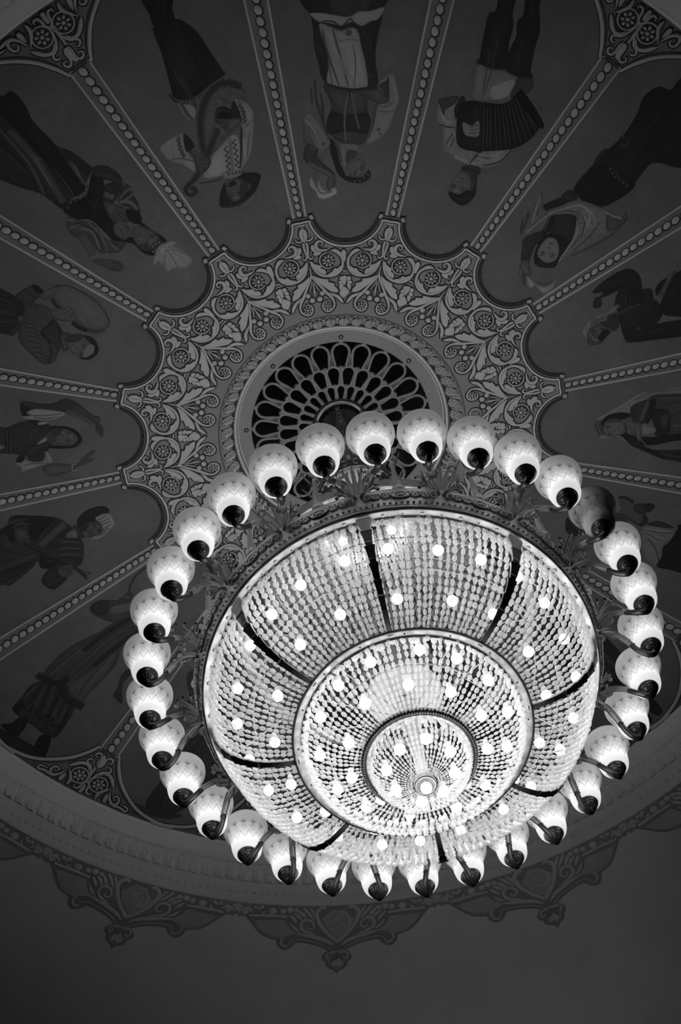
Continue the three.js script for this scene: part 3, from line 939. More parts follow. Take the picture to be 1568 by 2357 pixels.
MURAL[3] = [
'F36 -92,1046 -62,939 -56,917 -22,886 6,862 35,865 57,902 106,986',
'S50:3 -35,928 6,868',
'S50:3 15,912 18,867',
'S28:4 -13,921 11,866',
'S55:2 3,854 24,859 35,865',
'F34 -41,865 -53,881 -56,902 -31,880 -23,862',
'F38 66,753 59,776 51,839 65,899 89,991 135,977 108,886 89,821 77,779',
'S52:5 62,775 64,813 71,862',
'F42 -72,777 -70,791 -71,818 -55,831 -44,854 -20,852 -10,855 6,862 31,860 52,832 54,793 72,781 66,753 35,751 4,752 -19,745 -20,757 -41,755 -61,766',
'S30:3 -49,832 -22,826 -17,810',
'S32:2 0,819 30,827',
'B32 33,752 37,783 66,777 64,757',
'F40 -95,714 -110,742 -121,790 -117,821 -91,837 -57,832 -67,811 -74,775 -74,745 -75,727 -85,740',
'S55:2 -105,747 -97,783 -92,805',
'S28:3 -95,747 -89,783 -90,804',
'S55:2 -110,822 -90,810',
'S55:2 -96,832 -80,818',
'F34 -78,729 -85,749 -86,791 -75,764 -73,739',
'F45 -57,704 -78,714 -75,728 -52,722',
'S65:2 -74,716 -57,710',
'S65:2 -74,722 -55,716',
'P32 -64,789 -56,831 -19,823 -28,783',
'S130:6 -61,791 -61,792',
'S55:1 -58,798 -51,830',
'S130:6 -54,789 -54,790',
'S55:1 -52,796 -45,828',
'S130:6 -48,787 -47,788',
'S55:2 -45,794 -38,825',
'S130:6 -40,785 -40,785',
'S55:2 -38,791 -31,823',
'S130:6 -33,782 -33,783',
'S55:2 -31,789 -24,821',
'S130:7 13,781 13,782',
'S28:2 13,787 4,823',
'S130:7 22,783 22,783',
'S28:2 22,789 13,825',
'S130:7 31,785 31,785',
'S28:2 31,791 21,826',
'F60 35,788 45,799 49,793 43,786',
'S95:9 -114,994 -85,946 -69,927',
'S80:12 -69,924 -43,895 -14,867',
'S115:2 -71,922 -18,865',
'S45:2 -64,928 -12,872',
'S110:4 -19,855 -6,869',
'S100:2 -73,922 -67,929',
'S30:8 -9,858 0,847 11,833',
'S110:10 10,831 11,832',
'S45:4 9,831 11,832',
'D95:5 -11,742 -18,774 -17,816',
'D75:4 -8,733 -2,739 -2,754',
'F58 -15,726 -19,745 15,749 22,728',
'S35:2 -19,745 11,747',
'S120:9 -36,765 -34,756 -26,729 -29,701',
'S60:2 -25,747 -22,710 -18,688',
'F120 -9,658 -23,675 -28,688 -15,680 0,671 27,669 22,661 4,657',
'S75:2 -15,672 1,665 24,665',
'F80 -7,677 9,669 32,677 35,697 42,692 38,669 24,659 0,670',
'F82 -6,679 -11,707 -3,728 20,731 29,711 30,690 16,678',
'F60 -12,707 -4,731 17,730 1,714',
'F32 24,689 14,701 11,711 19,721 28,713 38,693',
'B72 7,691 5,687 4,683 5,680 7,682 10,687 9,691',
'S32:2 3,679 2,682 4,687',
'S22:2 6,684 7,688',
'S135:1 7,683 7,684',
'B72 10,713 7,710 6,705 8,703 10,704 12,709 12,713',
'S32:2 5,702 5,705 6,710',
'S22:2 9,706 10,710',
'S135:1 10,705 10,706',
'S70:2 8,699 12,699 17,699',
'S130:2 11,697 16,696',
'S35:1 17,695 17,699',
'S40:2 20,701 20,705 21,709',
'S115:1 22,705 23,709',
'B125 1,698 -1,694 -2,689 -1,686 1,687 3,692 3,697',
'B120 16,695 13,692 12,690 14,689 17,691 19,694 18,696',
];
MURAL[4] = [
'F115 -15,655 -35,684 -58,725 -85,761 -93,795 -96,824 -104,872 -111,968 -74,971 -79,874 -75,797 -60,777 -27,745 -28,702 -13,674',
'S80:3 -67,754 -87,796 -95,873',
'S145:4 -16,662 -46,712 -80,761',
'S75:4 -48,752 -63,768',
'F120 30,668 40,675 35,718 58,746 32,741 33,694',
'F75 -75,797 -78,874 -77,971 39,982 30,884 32,852 -15,851 -37,829 -44,805',
'S95:4 -69,806 -70,875',
'S55:4 -53,810 -58,876',
'S50:4 -15,851 -36,878',
'S95:5 7,850 9,921',
'S50:6 -76,796 -79,831 -80,971',
'S62:16 -12,665 5,663 29,675',
'D120:4 -12,665 5,663 28,675',
'S95:2 -14,656 8,656 34,671',
'S45:2 -10,672 6,671 28,682',
'F32 -4,673 -16,676 -29,693 -33,727 -25,747 -15,732 -15,700 -7,683 9,678',
'F34 28,691 26,723 23,746 36,765 59,789 63,773 51,746 32,724',
'F105 3,678 -13,688 -16,714 -1,733 23,735 32,712 29,688',
'F75 -13,685 -16,714 -9,726 -6,697',
'B72 12,693 10,689 5,687 1,688 0,691 4,694 10,695',
'S32:2 2,685 7,685 12,688',
'S22:2 4,690 8,692',
'S135:1 2,691 3,691',
'B72 32,699 30,695 25,693 21,694 20,697 24,700 29,701',
'S32:2 22,691 27,691 31,694',
'S22:2 24,696 28,698',
'S135:1 22,696 23,697',
'S70:2 19,695 18,702 19,711',
'S130:2 16,700 16,709',
'S35:1 13,710 18,711',
'S40:2 7,718 12,719 16,720',
'S115:1 9,721 13,722',
'B125 25,687 23,684 17,681 11,681 11,684 16,687 22,688',
'B120 9,710 8,707 6,705 3,707 2,710 4,713 7,713',
'F95 -8,732 -11,746 5,764 30,761 28,744 13,734',
'S50:4 -2,734 20,739',
'S70:3 14,746 8,754',
'F42 -38,794 -41,814 -30,848 35,850 34,817 16,816',
'B85 -18,825 -27,847 7,844 10,830',
'S35:3 12,804 25,831',
'S60:2 -25,830 10,831',
'F58 -45,745 -62,769 -69,806 -47,799 -5,788 -1,771 -11,752',
'S95:9 -63,790 -38,782 -9,774',
'S40:4 -42,750 -26,766',
'S40:3 -48,755 -17,758',
'F36 -60,795 -68,810 -47,808 -10,799 -4,789',
'F95 -2,762 1,774 33,779 50,785 47,772 27,763',
'S125:3 5,765 43,773',
'S50:2 40,775 50,779',
'F120 5,779 2,791 19,818 31,794 32,783',
'S70:2 5,786 12,801',
'F30 37,781 39,806 37,835 30,884 26,981 52,984 49,886 61,808 53,790',
'F42 45,744 60,778 75,818 77,888 83,987 147,993 112,891 100,838 75,786 58,752',
'S70:6 79,830 92,858 96,890',
'S62:4 76,839 84,889',
'S30:3 65,788 98,840',
'S55:3 52,763 72,809',
'S75:3 92,852 86,869',
];
MURAL[5] = [
'F40 50,668 16,654 26,675 32,695 33,719 50,709 58,691',
'F72 29,675 22,680 30,712 37,695',
'S50:2 30,679 34,696',
'F72 54,748 36,754 42,778 71,772',
'F60 -19,747 -45,774 -36,804 -18,827 -1,796',
'F85 -82,762 -92,775 -85,803 -66,836 -48,850 -36,843 -40,816 -55,786',
'S36:8 -86,757 -93,774 -89,801',
'S50:6 -56,776 -42,800 -33,845',
'S95:2 -52,778 -49,792',
'F45 -70,839 -55,863 -32,858 -35,844 -48,850',
'F56 -68,812 -81,808 -90,816 -96,838 -73,847 -65,834',
'S40:1 -81,813 -72,830',
'S40:1 -85,818 -76,835',
'S70:1 -75,812 -68,827',
'F40 -90,831 -102,845 -97,861 -76,851',
'S95:2 -94,821 -115,833 -124,858 -113,877 -89,876 -94,863',
'S80:1 -96,825 -111,845 -99,861',
'S85:1 -99,841 -106,853',
'S80:2 -88,804 -100,816 -111,830',
'F112 -29,855 -46,874 -48,898 -52,944 -26,945 6,937 56,954 55,913 11,875',
'S75:3 -26,861 -32,906 -46,944',
'S150:3 -29,860 -35,892 -50,942',
'S75:5 -8,883 13,919 43,945',
'S80:3 -20,874 -12,922',
'S140:3 -24,870 -17,922',
'S130:3 14,882 32,919',
'F50 -43,865 -63,890 -60,937 -48,898',
'F30 -75,950 -61,949 -21,947 4,937 27,947 60,948 56,990 50,1051 32,1119 -123,1036',
'S42:4 -24,956 15,951',
'S42:3 0,989 49,973',
];
MURAL[6] = [
'F45 -46,1150 -71,911 -46,805 43,805 69,911 47,1150',
'F36 -27,1251 -30,1150 -4,1145 -1,1251',
'F36 11,1251 11,1145 34,1150 31,1251',
'S70:10 -27,1124 -30,911',
'S30:10 5,1124 5,832',
'S70:10 31,1124 34,911',
'F75 -46,816 -71,752 -59,656 -1,630 56,656 69,752 43,816',
'S110:26 -52,672 -84,752 -46,826',
'S110:26 53,672 82,747 47,816',
'F90 -20,630 -27,576 -1,539 24,576 18,630',
'F36 -30,582 -20,529 18,529 29,582 -1,547',
'B72 -5,576 -8,570 -14,569 -19,573 -19,580 -14,584 -8,583',
'S32:3 -18,567 -12,564 -7,567',
'S22:4 -15,576 -10,576',
'S135:2 -17,578 -16,578',
'B72 17,576 15,570 8,569 3,573 3,580 8,584 15,583',
'S32:3 4,567 10,564 16,567',
'S22:4 7,576 13,576',
'S135:2 5,578 7,578',
'S70:3 2,576 2,584 3,593',
'S130:3 -1,583 -1,592',
'S35:2 -4,595 2,595',
'S40:4 -7,608 -1,608 4,608',
'S115:2 -4,614 2,614',
'B125 7,556 4,551 -3,550 -9,554 -9,559 -3,563 4,562',
'B120 -7,596 -9,589 -12,587 -15,592 -15,599 -12,604 -9,602',
];
MURAL[7] = [
'F45 -46,1150 -71,911 -46,805 43,805 69,911 47,1150',
'F36 -27,1251 -30,1150 -4,1145 -1,1251',
'F36 11,1251 11,1145 34,1150 31,1251',
'S70:10 -27,1124 -30,911',
'S30:10 5,1124 5,832',
'S70:10 31,1124 34,911',
'F75 -46,816 -71,752 -59,656 -1,630 56,656 69,752 43,816',
'S110:26 -52,672 -84,752 -46,826',
'S110:26 53,672 82,747 47,816',
'F90 -20,630 -27,576 -1,539 24,576 18,630',
'F36 -30,582 -20,529 18,529 29,582 -1,547',
'B72 -5,576 -8,570 -14,569 -19,573 -19,580 -14,584 -8,583',
'S32:3 -18,567 -12,564 -7,567',
'S22:4 -15,576 -10,576',
'S135:2 -17,578 -16,578',
'B72 17,576 15,570 8,569 3,573 3,580 8,584 15,583',
'S32:3 4,567 10,564 16,567',
'S22:4 7,576 13,576',
'S135:2 5,578 7,578',
'S70:3 2,576 2,584 3,593',
'S130:3 -1,583 -1,592',
'S35:2 -4,595 2,595',
'S40:4 -7,608 -1,608 4,608',
'S115:2 -4,614 2,614',
'B125 7,556 4,551 -3,550 -9,554 -9,559 -3,563 4,562',
'B120 -7,596 -9,589 -12,587 -15,592 -15,599 -12,604 -9,602',
];
MURAL[8] = [
'F45 -46,1150 -71,911 -46,805 43,805 69,911 47,1150',
'F36 -27,1251 -30,1150 -4,1145 -1,1251',
'F36 11,1251 11,1145 34,1150 31,1251',
'S70:10 -27,1124 -30,911',
'S30:10 5,1124 5,832',
'S70:10 31,1124 34,911',
'F75 -46,816 -71,752 -59,656 -1,630 56,656 69,752 43,816',
'S110:26 -52,672 -84,752 -46,826',
'S110:26 53,672 82,747 47,816',
'F90 -20,630 -27,576 -1,539 24,576 18,630',
'F36 -30,582 -20,529 18,529 29,582 -1,547',
'B72 -5,576 -8,570 -14,569 -19,573 -19,580 -14,584 -8,583',
'S32:3 -18,567 -12,564 -7,567',
'S22:4 -15,576 -10,576',
'S135:2 -17,578 -16,578',
'B72 17,576 15,570 8,569 3,573 3,580 8,584 15,583',
'S32:3 4,567 10,564 16,567',
'S22:4 7,576 13,576',
'S135:2 5,578 7,578',
'S70:3 2,576 2,584 3,593',
'S130:3 -1,583 -1,592',
'S35:2 -4,595 2,595',
'S40:4 -7,608 -1,608 4,608',
'S115:2 -4,614 2,614',
'B125 7,556 4,551 -3,550 -9,554 -9,559 -3,563 4,562',
'B120 -7,596 -9,589 -12,587 -15,592 -15,599 -12,604 -9,602',
];
const ORNAMENT = {};
ORNAMENT.medallion = [
's|band|V|-340,1452 -290,1456 -234,1473 -177,1503 -132,1542 -101,1582 -80,1623 -66,1667 -59,1696 4,1695|15 15 15 15 15 15 15 15 15 15',
's|dark_band|V|-348,1492 -299,1497 -237,1517 -193,1544 -154,1582 -124,1626 -105,1677 -95,1716|21 21 21 21 21 21 21 21',
's|thin_band|V|-343,1470 -295,1477 -232,1496 -182,1526 -140,1564 -107,1611 -89,1659 -77,1702 -65,1723 4,1726|7 7 7 7 7 7 7 7 7 7',
'p|end_block|V|-102,1710 -92,1744 -66,1742 -71,1726 -80,1709',
's|bar|0|-25,1676 27,1676|14 14',
's|bar|0|-11,1660 17,1661|9 9',
'c|bud|V|0,1655 -22,1641 -29,1619 -28,1591 -16,1563 1,1547 7,1570 7,1612',
's|scroll|V|-10,1564 -27,1553 -48,1556 -62,1570 -62,1585|10 15 15 13 6',
's|stem|V|-10,1543 -13,1512 -9,1467 -3,1422|17 19 17 14',
's|scroll|V|-5,1430 -19,1412 -33,1414 -39,1425|14 15 12 6',
's|scroll|V|-104,1504 -115,1498 -125,1505 -124,1521 -108,1533 -89,1528 -75,1507 -79,1482 -96,1464 -127,1458 -160,1457|7 9 11 13 17 24 30 28 24 19 8',
'c|leaf|V|-67,1474 -58,1510 -47,1519 -35,1501 -38,1479 -56,1457 -44,1451 -45,1438 -70,1430 -95,1436 -105,1450 -87,1458',
's|scroll|V|-162,1437 -132,1435 -98,1418 -81,1385 -86,1349 -111,1322 -142,1313 -178,1322|5 9 11 11 11 11 10 4',
's|scroll|V|-181,1443 -205,1432 -230,1410 -247,1376 -247,1338 -232,1295 -203,1267 -163,1252 -116,1256 -73,1274 -40,1307 -20,1354 -12,1394|5 19 22 20 20 20 20 20 20 20 18 16 12',
'c|leaf|V|-25,1392 -41,1371 -85,1346 -81,1329 -108,1310 -109,1277 -76,1287 -43,1320 -24,1355 -14,1387',
'c|leaf|V|-228,1320 -197,1303 -178,1308 -153,1285 -119,1271 -136,1255 -172,1264 -205,1279 -225,1300',
'c|leaf|V|-171,1447 -197,1455 -216,1451 -238,1429 -249,1405 -234,1409 -217,1426 -195,1434',
'r|rosette|V|-145,1372 -156,1422',
'c|bud|P|-300,1430 -313,1405 -286,1351 -269,1341 -271,1375 -277,1412',
's|bar|P|-271,1265 -242,1270|13 13',
's|bar|P|-264,1246 -239,1250|10 10',
'c|bud|P|-262,1230 -239,1234 -230,1201 -230,1173 -237,1158 -249,1173 -260,1203',
'c|leaf|P|-235,1153 -191,1124 -196,1095 -217,1066 -238,1070 -261,1097 -245,1142',
'c|petal|Q|-232,1229 -210,1236 -197,1214 -223,1203',
'c|petal|Q|-224,1199 -194,1204 -187,1181 -214,1180',
'c|petal|Q|-221,1175 -189,1173 -187,1132 -207,1146',
'c|leaf|V|-12,1286 -32,1272 -65,1252 -118,1232 -114,1215 -159,1189 -151,1177 -165,1157 -174,1127 -167,1119 -126,1132 -90,1167 -52,1209 -24,1252',
's|scroll|V|2,1323 -5,1270 -31,1223 -61,1175 -86,1132 -113,1092 -127,1056 -126,1023 -107,997 -77,984 -52,993 -38,1020 -44,1048 -64,1065 -89,1063|6 15 17 18 23 21 16 15 15 14 13 12 11 10 5',
'c|leaf|V|-124,1122 -155,1107 -180,1082 -193,1049 -194,1024 -172,1046 -152,1078 -126,1100 -102,1131',
'r|small_rosette|V|-75,1025 -83,1060',
'b|berry|V|-54,1134 -58,1154',
'b|berry|V|-28,1093 -33,1114',
's|stem|V|-5,1242 -19,1197 -37,1155|4 9 7',
's|stem|V|4,1229 -1,1179 -7,1121|3 10 8',
];
ORNAMENT.spandrel = [
's|band|V|18,3397 -79,3389 -94,3374 -118,3422 -155,3482 -231,3576 -329,3657 -448,3726 -572,3762 -724,3767 -844,3748|12 16 22 28 33 33 33 33 34 34 33',
's|line|V|14,3405 -82,3399 -126,3486 -196,3583 -300,3674 -417,3739 -550,3780 -713,3788|10 10 10 10 10 10 10 10',
'c|bud|0|10,3548 19,3505 26,3446 11,3424 -14,3457 -19,3509 -8,3545',
's|scroll|V|-9,3550 -25,3519 -23,3467 -33,3435 -60,3429 -80,3450 -71,3469 -52,3470|12 17 18 20 20 17 14 7',
's|scroll|V|-63,3516 -88,3508 -110,3529 -100,3554 -59,3575 -29,3621 -9,3674|7 15 19 19 21 19 10',
's|stem|0|15,3663 17,3565|19 22',
's|leaf|V|-49,3616 -75,3581 -113,3572 -154,3594 -188,3630 -218,3662|9 22 30 33 31 7',
'o|ring|V|-90,3696 -51,3632',
'r|small_rosette|V|-90,3696 -58,3645',
's|bar|0|35,3684 -12,3683|13 13',
's|bar|0|32,3703 -14,3703|13 13',
's|scroll|V|8,3713 -27,3740 -32,3786 -47,3815 -77,3814 -80,3791|13 22 22 20 15 7',
'c|bud|0|16,3749 21,3797 20,3832 -5,3832 -11,3793 -5,3754',
's|leaf|V|-196,3681 -162,3723 -136,3765 -134,3806 -141,3832|7 24 31 26 4',
'c|leaf|V|-199,3726 -190,3768 -199,3810 -223,3813 -227,3781',
's|scroll|V|-272,3756 -263,3735 -285,3717 -314,3736 -320,3773 -302,3801 -267,3794 -233,3757 -210,3706|8 15 19 21 24 28 25 20 8',
's|scroll|V|-260,3804 -309,3809 -362,3799 -407,3809 -425,3805 -415,3774 -379,3768 -347,3769|14 22 24 22 17 19 14 7',
];
ORNAMENT.cartouche = [
'p|backing|V|949,4190 950,4300 924,4350 901,4310 870,4322 837,4376 814,4357 780,4379 736,4445 691,4524 634,4590 566,4624 526,4639 515,4696 486,4737 463,4746 435,4745 395,4724 372,4694 355,4676 292,4681 206,4707 132,4740 74,4779 55,4796 102,4806 131,4832 126,4876 97,4899 89,4942 60,4974 31,4983 -13,5029 -3,4309 408,4279 633,4249 802,4224 875,4207',
'c|shell|V|704,4418 577,4424 453,4429 418,4505 361,4564 430,4595 495,4604 577,4571 657,4505',
's|rib|V|538,4470 464,4453|3 17',
's|rib|V|538,4505 441,4482|3 17',
's|rib|V|521,4534 413,4508|3 17',
's|rib|V|509,4566 387,4538|3 17',
's|rib|V|486,4588 356,4568|3 17',
's|rim|V|724,4403 702,4439 668,4497 606,4565 538,4604 478,4615|9 9 9 9 9 9',
's|rim|V|412,4684 404,4660 370,4638 292,4647 178,4682 92,4730 45,4775|9 9 9 9 9 9 9',
's|bar|V|752,4359 679,4366 555,4377 430,4396|23 23 23 23',
's|scroll|V|452,4601 478,4624 486,4659 469,4693 435,4706 411,4690|17 24 25 22 18 8',
's|shield_rim|V|96,4324 136,4318 178,4368 168,4442 133,4521 69,4611 -8,4681|26 32 39 39 39 39 40',
'c|shield|0|-4,4344 56,4345 104,4404 135,4423 114,4494 65,4571 -8,4642 -75,4579 -120,4508 -139,4439 -110,4416 -63,4352',
's|scroll|V|179,4604 247,4572 298,4540 315,4490 294,4445 248,4439 211,4469 203,4517 231,4535 258,4521 252,4499|9 26 30 30 29 26 23 21 18 14 8',
's|leaf|V|407,4380 373,4423 350,4467|19 32 13',
's|leaf|V|373,4364 334,4398 305,4438|19 35 13',
's|leaf|V|331,4339 294,4386 271,4422|19 35 13',
's|leaf|V|292,4310 249,4368 203,4440|19 30 10',
's|leaf|V|238,4313 209,4363 192,4420|16 23 9',
's|leaf|V|407,4463 367,4522 322,4556|8 29 9',
's|garland|V|356,4571 264,4601 178,4632 92,4671 34,4719|16 35 42 38 17',
's|line|V|316,4602 276,4590|9 3',
's|line|V|247,4627 201,4612|9 3',
's|line|V|184,4648 144,4637|9 3',
's|line|V|127,4676 87,4665|9 3',
'b|boss|V|554,4330 554,4294',
'b|boss|V|464,4335 464,4307',
'b|boss|V|405,4328 405,4298',
'b|boss|V|351,4335 351,4312',
'b|boss|V|701,4280 701,4262',
'b|boss|V|670,4295 670,4279',
'b|boss|V|645,4279 645,4261',
's|leaf|V|819,4308 786,4330 752,4318|6 28 6',
's|leaf|V|768,4269 741,4302 718,4334|6 22 6',
's|leaf|V|668,4372 639,4346 617,4326|6 22 6',
's|leaf|V|942,4218 934,4267 924,4324|8 28 6',
's|leaf|V|934,4239 903,4275 875,4284|8 28 6',
's|leaf|V|886,4235 853,4285 828,4328|8 28 6',
's|leaf|V|864,4229 836,4251 802,4274|8 28 6',
's|bar|0|51,4784 -76,4784|16 16',
's|scroll|V|16,4804 51,4796 84,4801 95,4824 83,4853 59,4850 62,4826|11 17 20 21 19 15 7',
'c|petal|0|-13,4845 10,4897 -14,4963 -37,4900',
'c|petal|V|18,4864 48,4902 35,4940 8,4918',
's|rim|V|87,4864 61,4894 55,4930 26,4950 -12,4977|9 9 9 9 9',
's|sickle|0|4,4357 -41,4364 -82,4399 -101,4450 -91,4504 -54,4534 -13,4523 21,4489|2 11 17 21 21 18 15 12',
's|sickle|0|21,4489 47,4510 73,4536|10 12 13',
's|hammer|0|51,4455 -15,4408|24 24',
's|hammer|0|14,4430 -39,4492 -96,4555|12 13 13',
];
const PANEL_W = 1.7, V0 = 1.15, VH = 2.8, TW = 1024, TH = 1688, BASE = 95;
function paint(list, j) {
  const c = document.createElement('canvas'); c.width = TW; c.height = TH;
  const x = c.getContext('2d'), X = (u) => (u / PANEL_W + 0.5) * TW, Y = (v) => (1 - (v - V0) / VH) * TH, K = TW / PANEL_W;
  const tone = (g) => { const v = Math.max(0, Math.min(255, Math.round(BASE * g))); return `rgb(${v},${v},${v})`; };
  x.fillStyle = tone(1); x.fillRect(0, 0, TW, TH);
  const cloud = (n, lo, hi, a) => { for (let i = 0; i < n; i++) { const w = lo + rnd() * (hi - lo), px = rnd() * TW, py = rnd() * TH; x.fillStyle = rnd() < 0.5 ? `rgba(255,255,255,${a})` : `rgba(0,0,0,${a})`; x.beginPath(); x.ellipse(px, py, w, w * (0.3 + rnd() * 0.7), rnd() * PI, 0, TAU); x.fill(); } };
  cloud(260, 30, 120, 0.012); cloud(900, 6, 26, 0.014);
  x.lineCap = 'round'; x.lineJoin = 'round';
  const U = 0.003;
  for (const item of list) {
    const kind = item[0], [head, ...rest] = item.slice(1).split(' '), [g, w] = head.split(':').map(Number), P = rest.map((s) => { const [a, b] = s.split(',').map(Number); return [X(a * U), Y(b * U)]; });
    const path = (Q) => { x.beginPath(); Q.forEach((p, i) => i ? x.lineTo(p[0], p[1]) : x.moveTo(p[0], p[1])); };
    if (kind === 'F' || kind === 'P') { const lift = g > 105 ? 1.1 : 1; path(kind === 'F' ? smooth(P, true, 6) : P); x.closePath(); x.fillStyle = tone(g / 100 * lift); x.fill();
      let x0 = 1e9, x1 = -1e9, y0 = 1e9, y1 = -1e9; for (const p of P) { x0 = Math.min(x0, p[0]); x1 = Math.max(x1, p[0]); y0 = Math.min(y0, p[1]); y1 = Math.max(y1, p[1]); }
      const size = Math.min(x1 - x0, y1 - y0), dir = Math.atan2(P[Math.floor(P.length / 2)][1] - P[0][1], P[Math.floor(P.length / 2)][0] - P[0][0]);
      if (size > 14) {                                        // modelling with the brush: darker turned edges, streaks along the form
        x.save(); x.clip(); x.strokeStyle = tone(g / 100 * 0.5);
        for (const [k, a] of g > 105 ? [[0.2, 0.07], [0.09, 0.12]] : [[0.34, 0.08], [0.2, 0.1], [0.1, 0.14]]) { x.lineWidth = size * k; x.globalAlpha = a; x.stroke(); }
        const n = Math.min(150, Math.round(size * 0.55));
        for (let i = 0; i < n; i++) { const px = x0 + rnd() * (x1 - x0), py = y0 + rnd() * (y1 - y0), l = size * (0.15 + rnd() * 0.5), a = dir + (rnd() - 0.5) * 0.7, bend = (rnd() - 0.5) * l * 0.5; x.strokeStyle = tone(g / 100 * (rnd() < 0.6 ? 1.32 : 0.72)); x.globalAlpha = 0.1 + rnd() * 0.14; x.lineWidth = 1.5 + rnd() * size * 0.035;
          x.beginPath(); x.moveTo(px, py); x.quadraticCurveTo(px + Math.cos(a) * l / 2 - Math.sin(a) * bend, py + Math.sin(a) * l / 2 + Math.cos(a) * bend, px + Math.cos(a) * l, py + Math.sin(a) * l); x.stroke(); }
        x.restore(); x.globalAlpha = 1; path(kind === 'F' ? smooth(P, true, 6) : P); x.closePath();
      }
      x.strokeStyle = tone(g / 100 * 0.72); x.globalAlpha = 0.75; x.lineWidth = 2; x.stroke(); x.globalAlpha = 1; }
    else if (kind === 'B') {
      let mx = 0, my = 0; for (const p of P) { mx += p[0] / P.length; my += p[1] / P.length; }
      const Q = smooth(P, true, 6); x.fillStyle = tone(g / 100); x.globalAlpha = 0.17;
      for (let k = 1; k <= 7; k++) { path(Q.map((p) => [mx + (p[0] - mx) * k / 6, my + (p[1] - my) * k / 6])); x.closePath(); x.fill(); } x.globalAlpha = 1;
    } else {
      const lw = Math.max(1.2, w * U * K), Q = smooth(P, false, 10);
      if (kind === 'S') {                                   // brush stroke, thinner at the ends
        for (const [s, a] of [[1.25, 0.35], [0.8, 0.75]]) {
          x.strokeStyle = tone(g / 100); x.globalAlpha = a;
          if (Q.length < 4) { path(Q); x.lineWidth = lw * s; x.stroke(); }
          else { const L = [], R = [];
            Q.forEach((p, i) => { const n = Q[Math.min(Q.length - 1, i + 1)], m = Q[Math.max(0, i - 1)], dx = n[0] - m[0], dy = n[1] - m[1], d = Math.hypot(dx, dy) || 1, t = i / (Q.length - 1), h = lw * s / 2 * (lw > 14 ? 1 : (0.35 + 0.65 * Math.sin(PI * (0.12 + 0.76 * t)))); L.push([p[0] - dy / d * h, p[1] + dx / d * h]); R.unshift([p[0] + dy / d * h, p[1] - dx / d * h]); });
            path(L.concat(R)); x.closePath(); x.fillStyle = tone(g / 100); x.fill(); }
        } x.globalAlpha = 1;
      } else {
        x.fillStyle = x.strokeStyle = tone(g / 100); let acc = 0, side = 1; const dense = smooth(P, false, 40);
        if (kind === 'Z') x.beginPath();
        for (let i = 1; i < dense.length; i++) {
          const p = dense[i], q = dense[i - 1], dx = p[0] - q[0], dy = p[1] - q[1], d = Math.hypot(dx, dy); acc += d;
          if (kind === 'D' && acc > lw * 1.7) { acc = 0; x.beginPath(); x.ellipse(p[0], p[1], lw * 0.55, lw * 0.45, i, 0, TAU); x.fill(); }
          if (kind === 'Z' && acc > lw * 0.7) { acc = 0; side = -side; x.lineTo(p[0] - dy / d * side * lw / 2, p[1] + dx / d * side * lw / 2); }
        }
        if (kind === 'Z') { x.lineWidth = lw * 0.28; x.stroke(); }
      }
    }
  }
  for (let i = 0; i < 5200; i++) {                         // dry brush marks over everything
    const px = rnd() * TW, py = rnd() * TH, l = 8 + rnd() * 26, a = PI / 2 + (rnd() - 0.5) * 0.9; x.strokeStyle = rnd() < 0.5 ? 'rgba(255,255,255,0.022)' : 'rgba(0,0,0,0.03)'; x.lineWidth = 1 + rnd() * 2.5;
    x.beginPath(); x.moveTo(px, py); x.lineTo(px + Math.cos(a) * l, py + Math.sin(a) * l); x.stroke();
  }
  const t = new THREE.CanvasTexture(c); t.colorSpace = THREE.SRGBColorSpace; return t;
}
const WHO = {
  0: ['woman in an apron and wide sleeves raising a kerchief', 'mural of a woman in a pale apron raising a kerchief'],
  '-1': ['man in a hat playing a lute', 'mural of a man in a hat and embroidered shirt playing a lute'],
  '-2': ['woman with a feather plume', 'mural of a dancing woman with a white feather plume on her head'],
  '-3': ['tambourine player in a skullcap', 'mural of a smiling tambourine player in a gathered blouse and cap'],
  '-4': ['dancer with both arms raised', 'mural of a dark haired dancer with white sleeves and raised arms'],
  '-5': ['player in a striped robe and fur hat', 'mural of a long-necked lute player in striped robe and fur hat'],
  '-6': ['woman in a fur-trimmed coat', 'mural of a woman in a fur-trimmed coat, partly behind the left lamps'],
  '-7': ['dark figure behind the lower left lamps', 'mural of a dark figure glimpsed behind the lower left lamps'],
  1: ['accordion player', 'mural of a man in a white blouse playing an accordion'],
  2: ['woman with a long veil', 'mural of a dark-dressed woman with a long pale veil and kerchief'],
  3: ['man in a long coat with a dagger', 'mural of a man in a dark coat with cartridges and a dagger'],
  4: ['woman with a tiara and braids', 'mural of a woman with tiara, veil and long dark braids'],
  5: ['dancer with a small tambourine', 'mural of a dancer with a small tambourine, half hidden by the right lamps'],
  6: ['figure behind the right edge of the bowl', 'mural panel mostly hidden behind the right side of the crystal bowl'],
  7: ['figure behind the lower right lamps', 'mural panel hidden behind the lower right lamps of the chandelier'],
  8: ['figure directly behind the bowl', 'mural panel hidden directly behind the lowest part of the crystal bowl'],
};
const short = (j) => WHO[((j + 7 + 16) % 16) - 7][0];
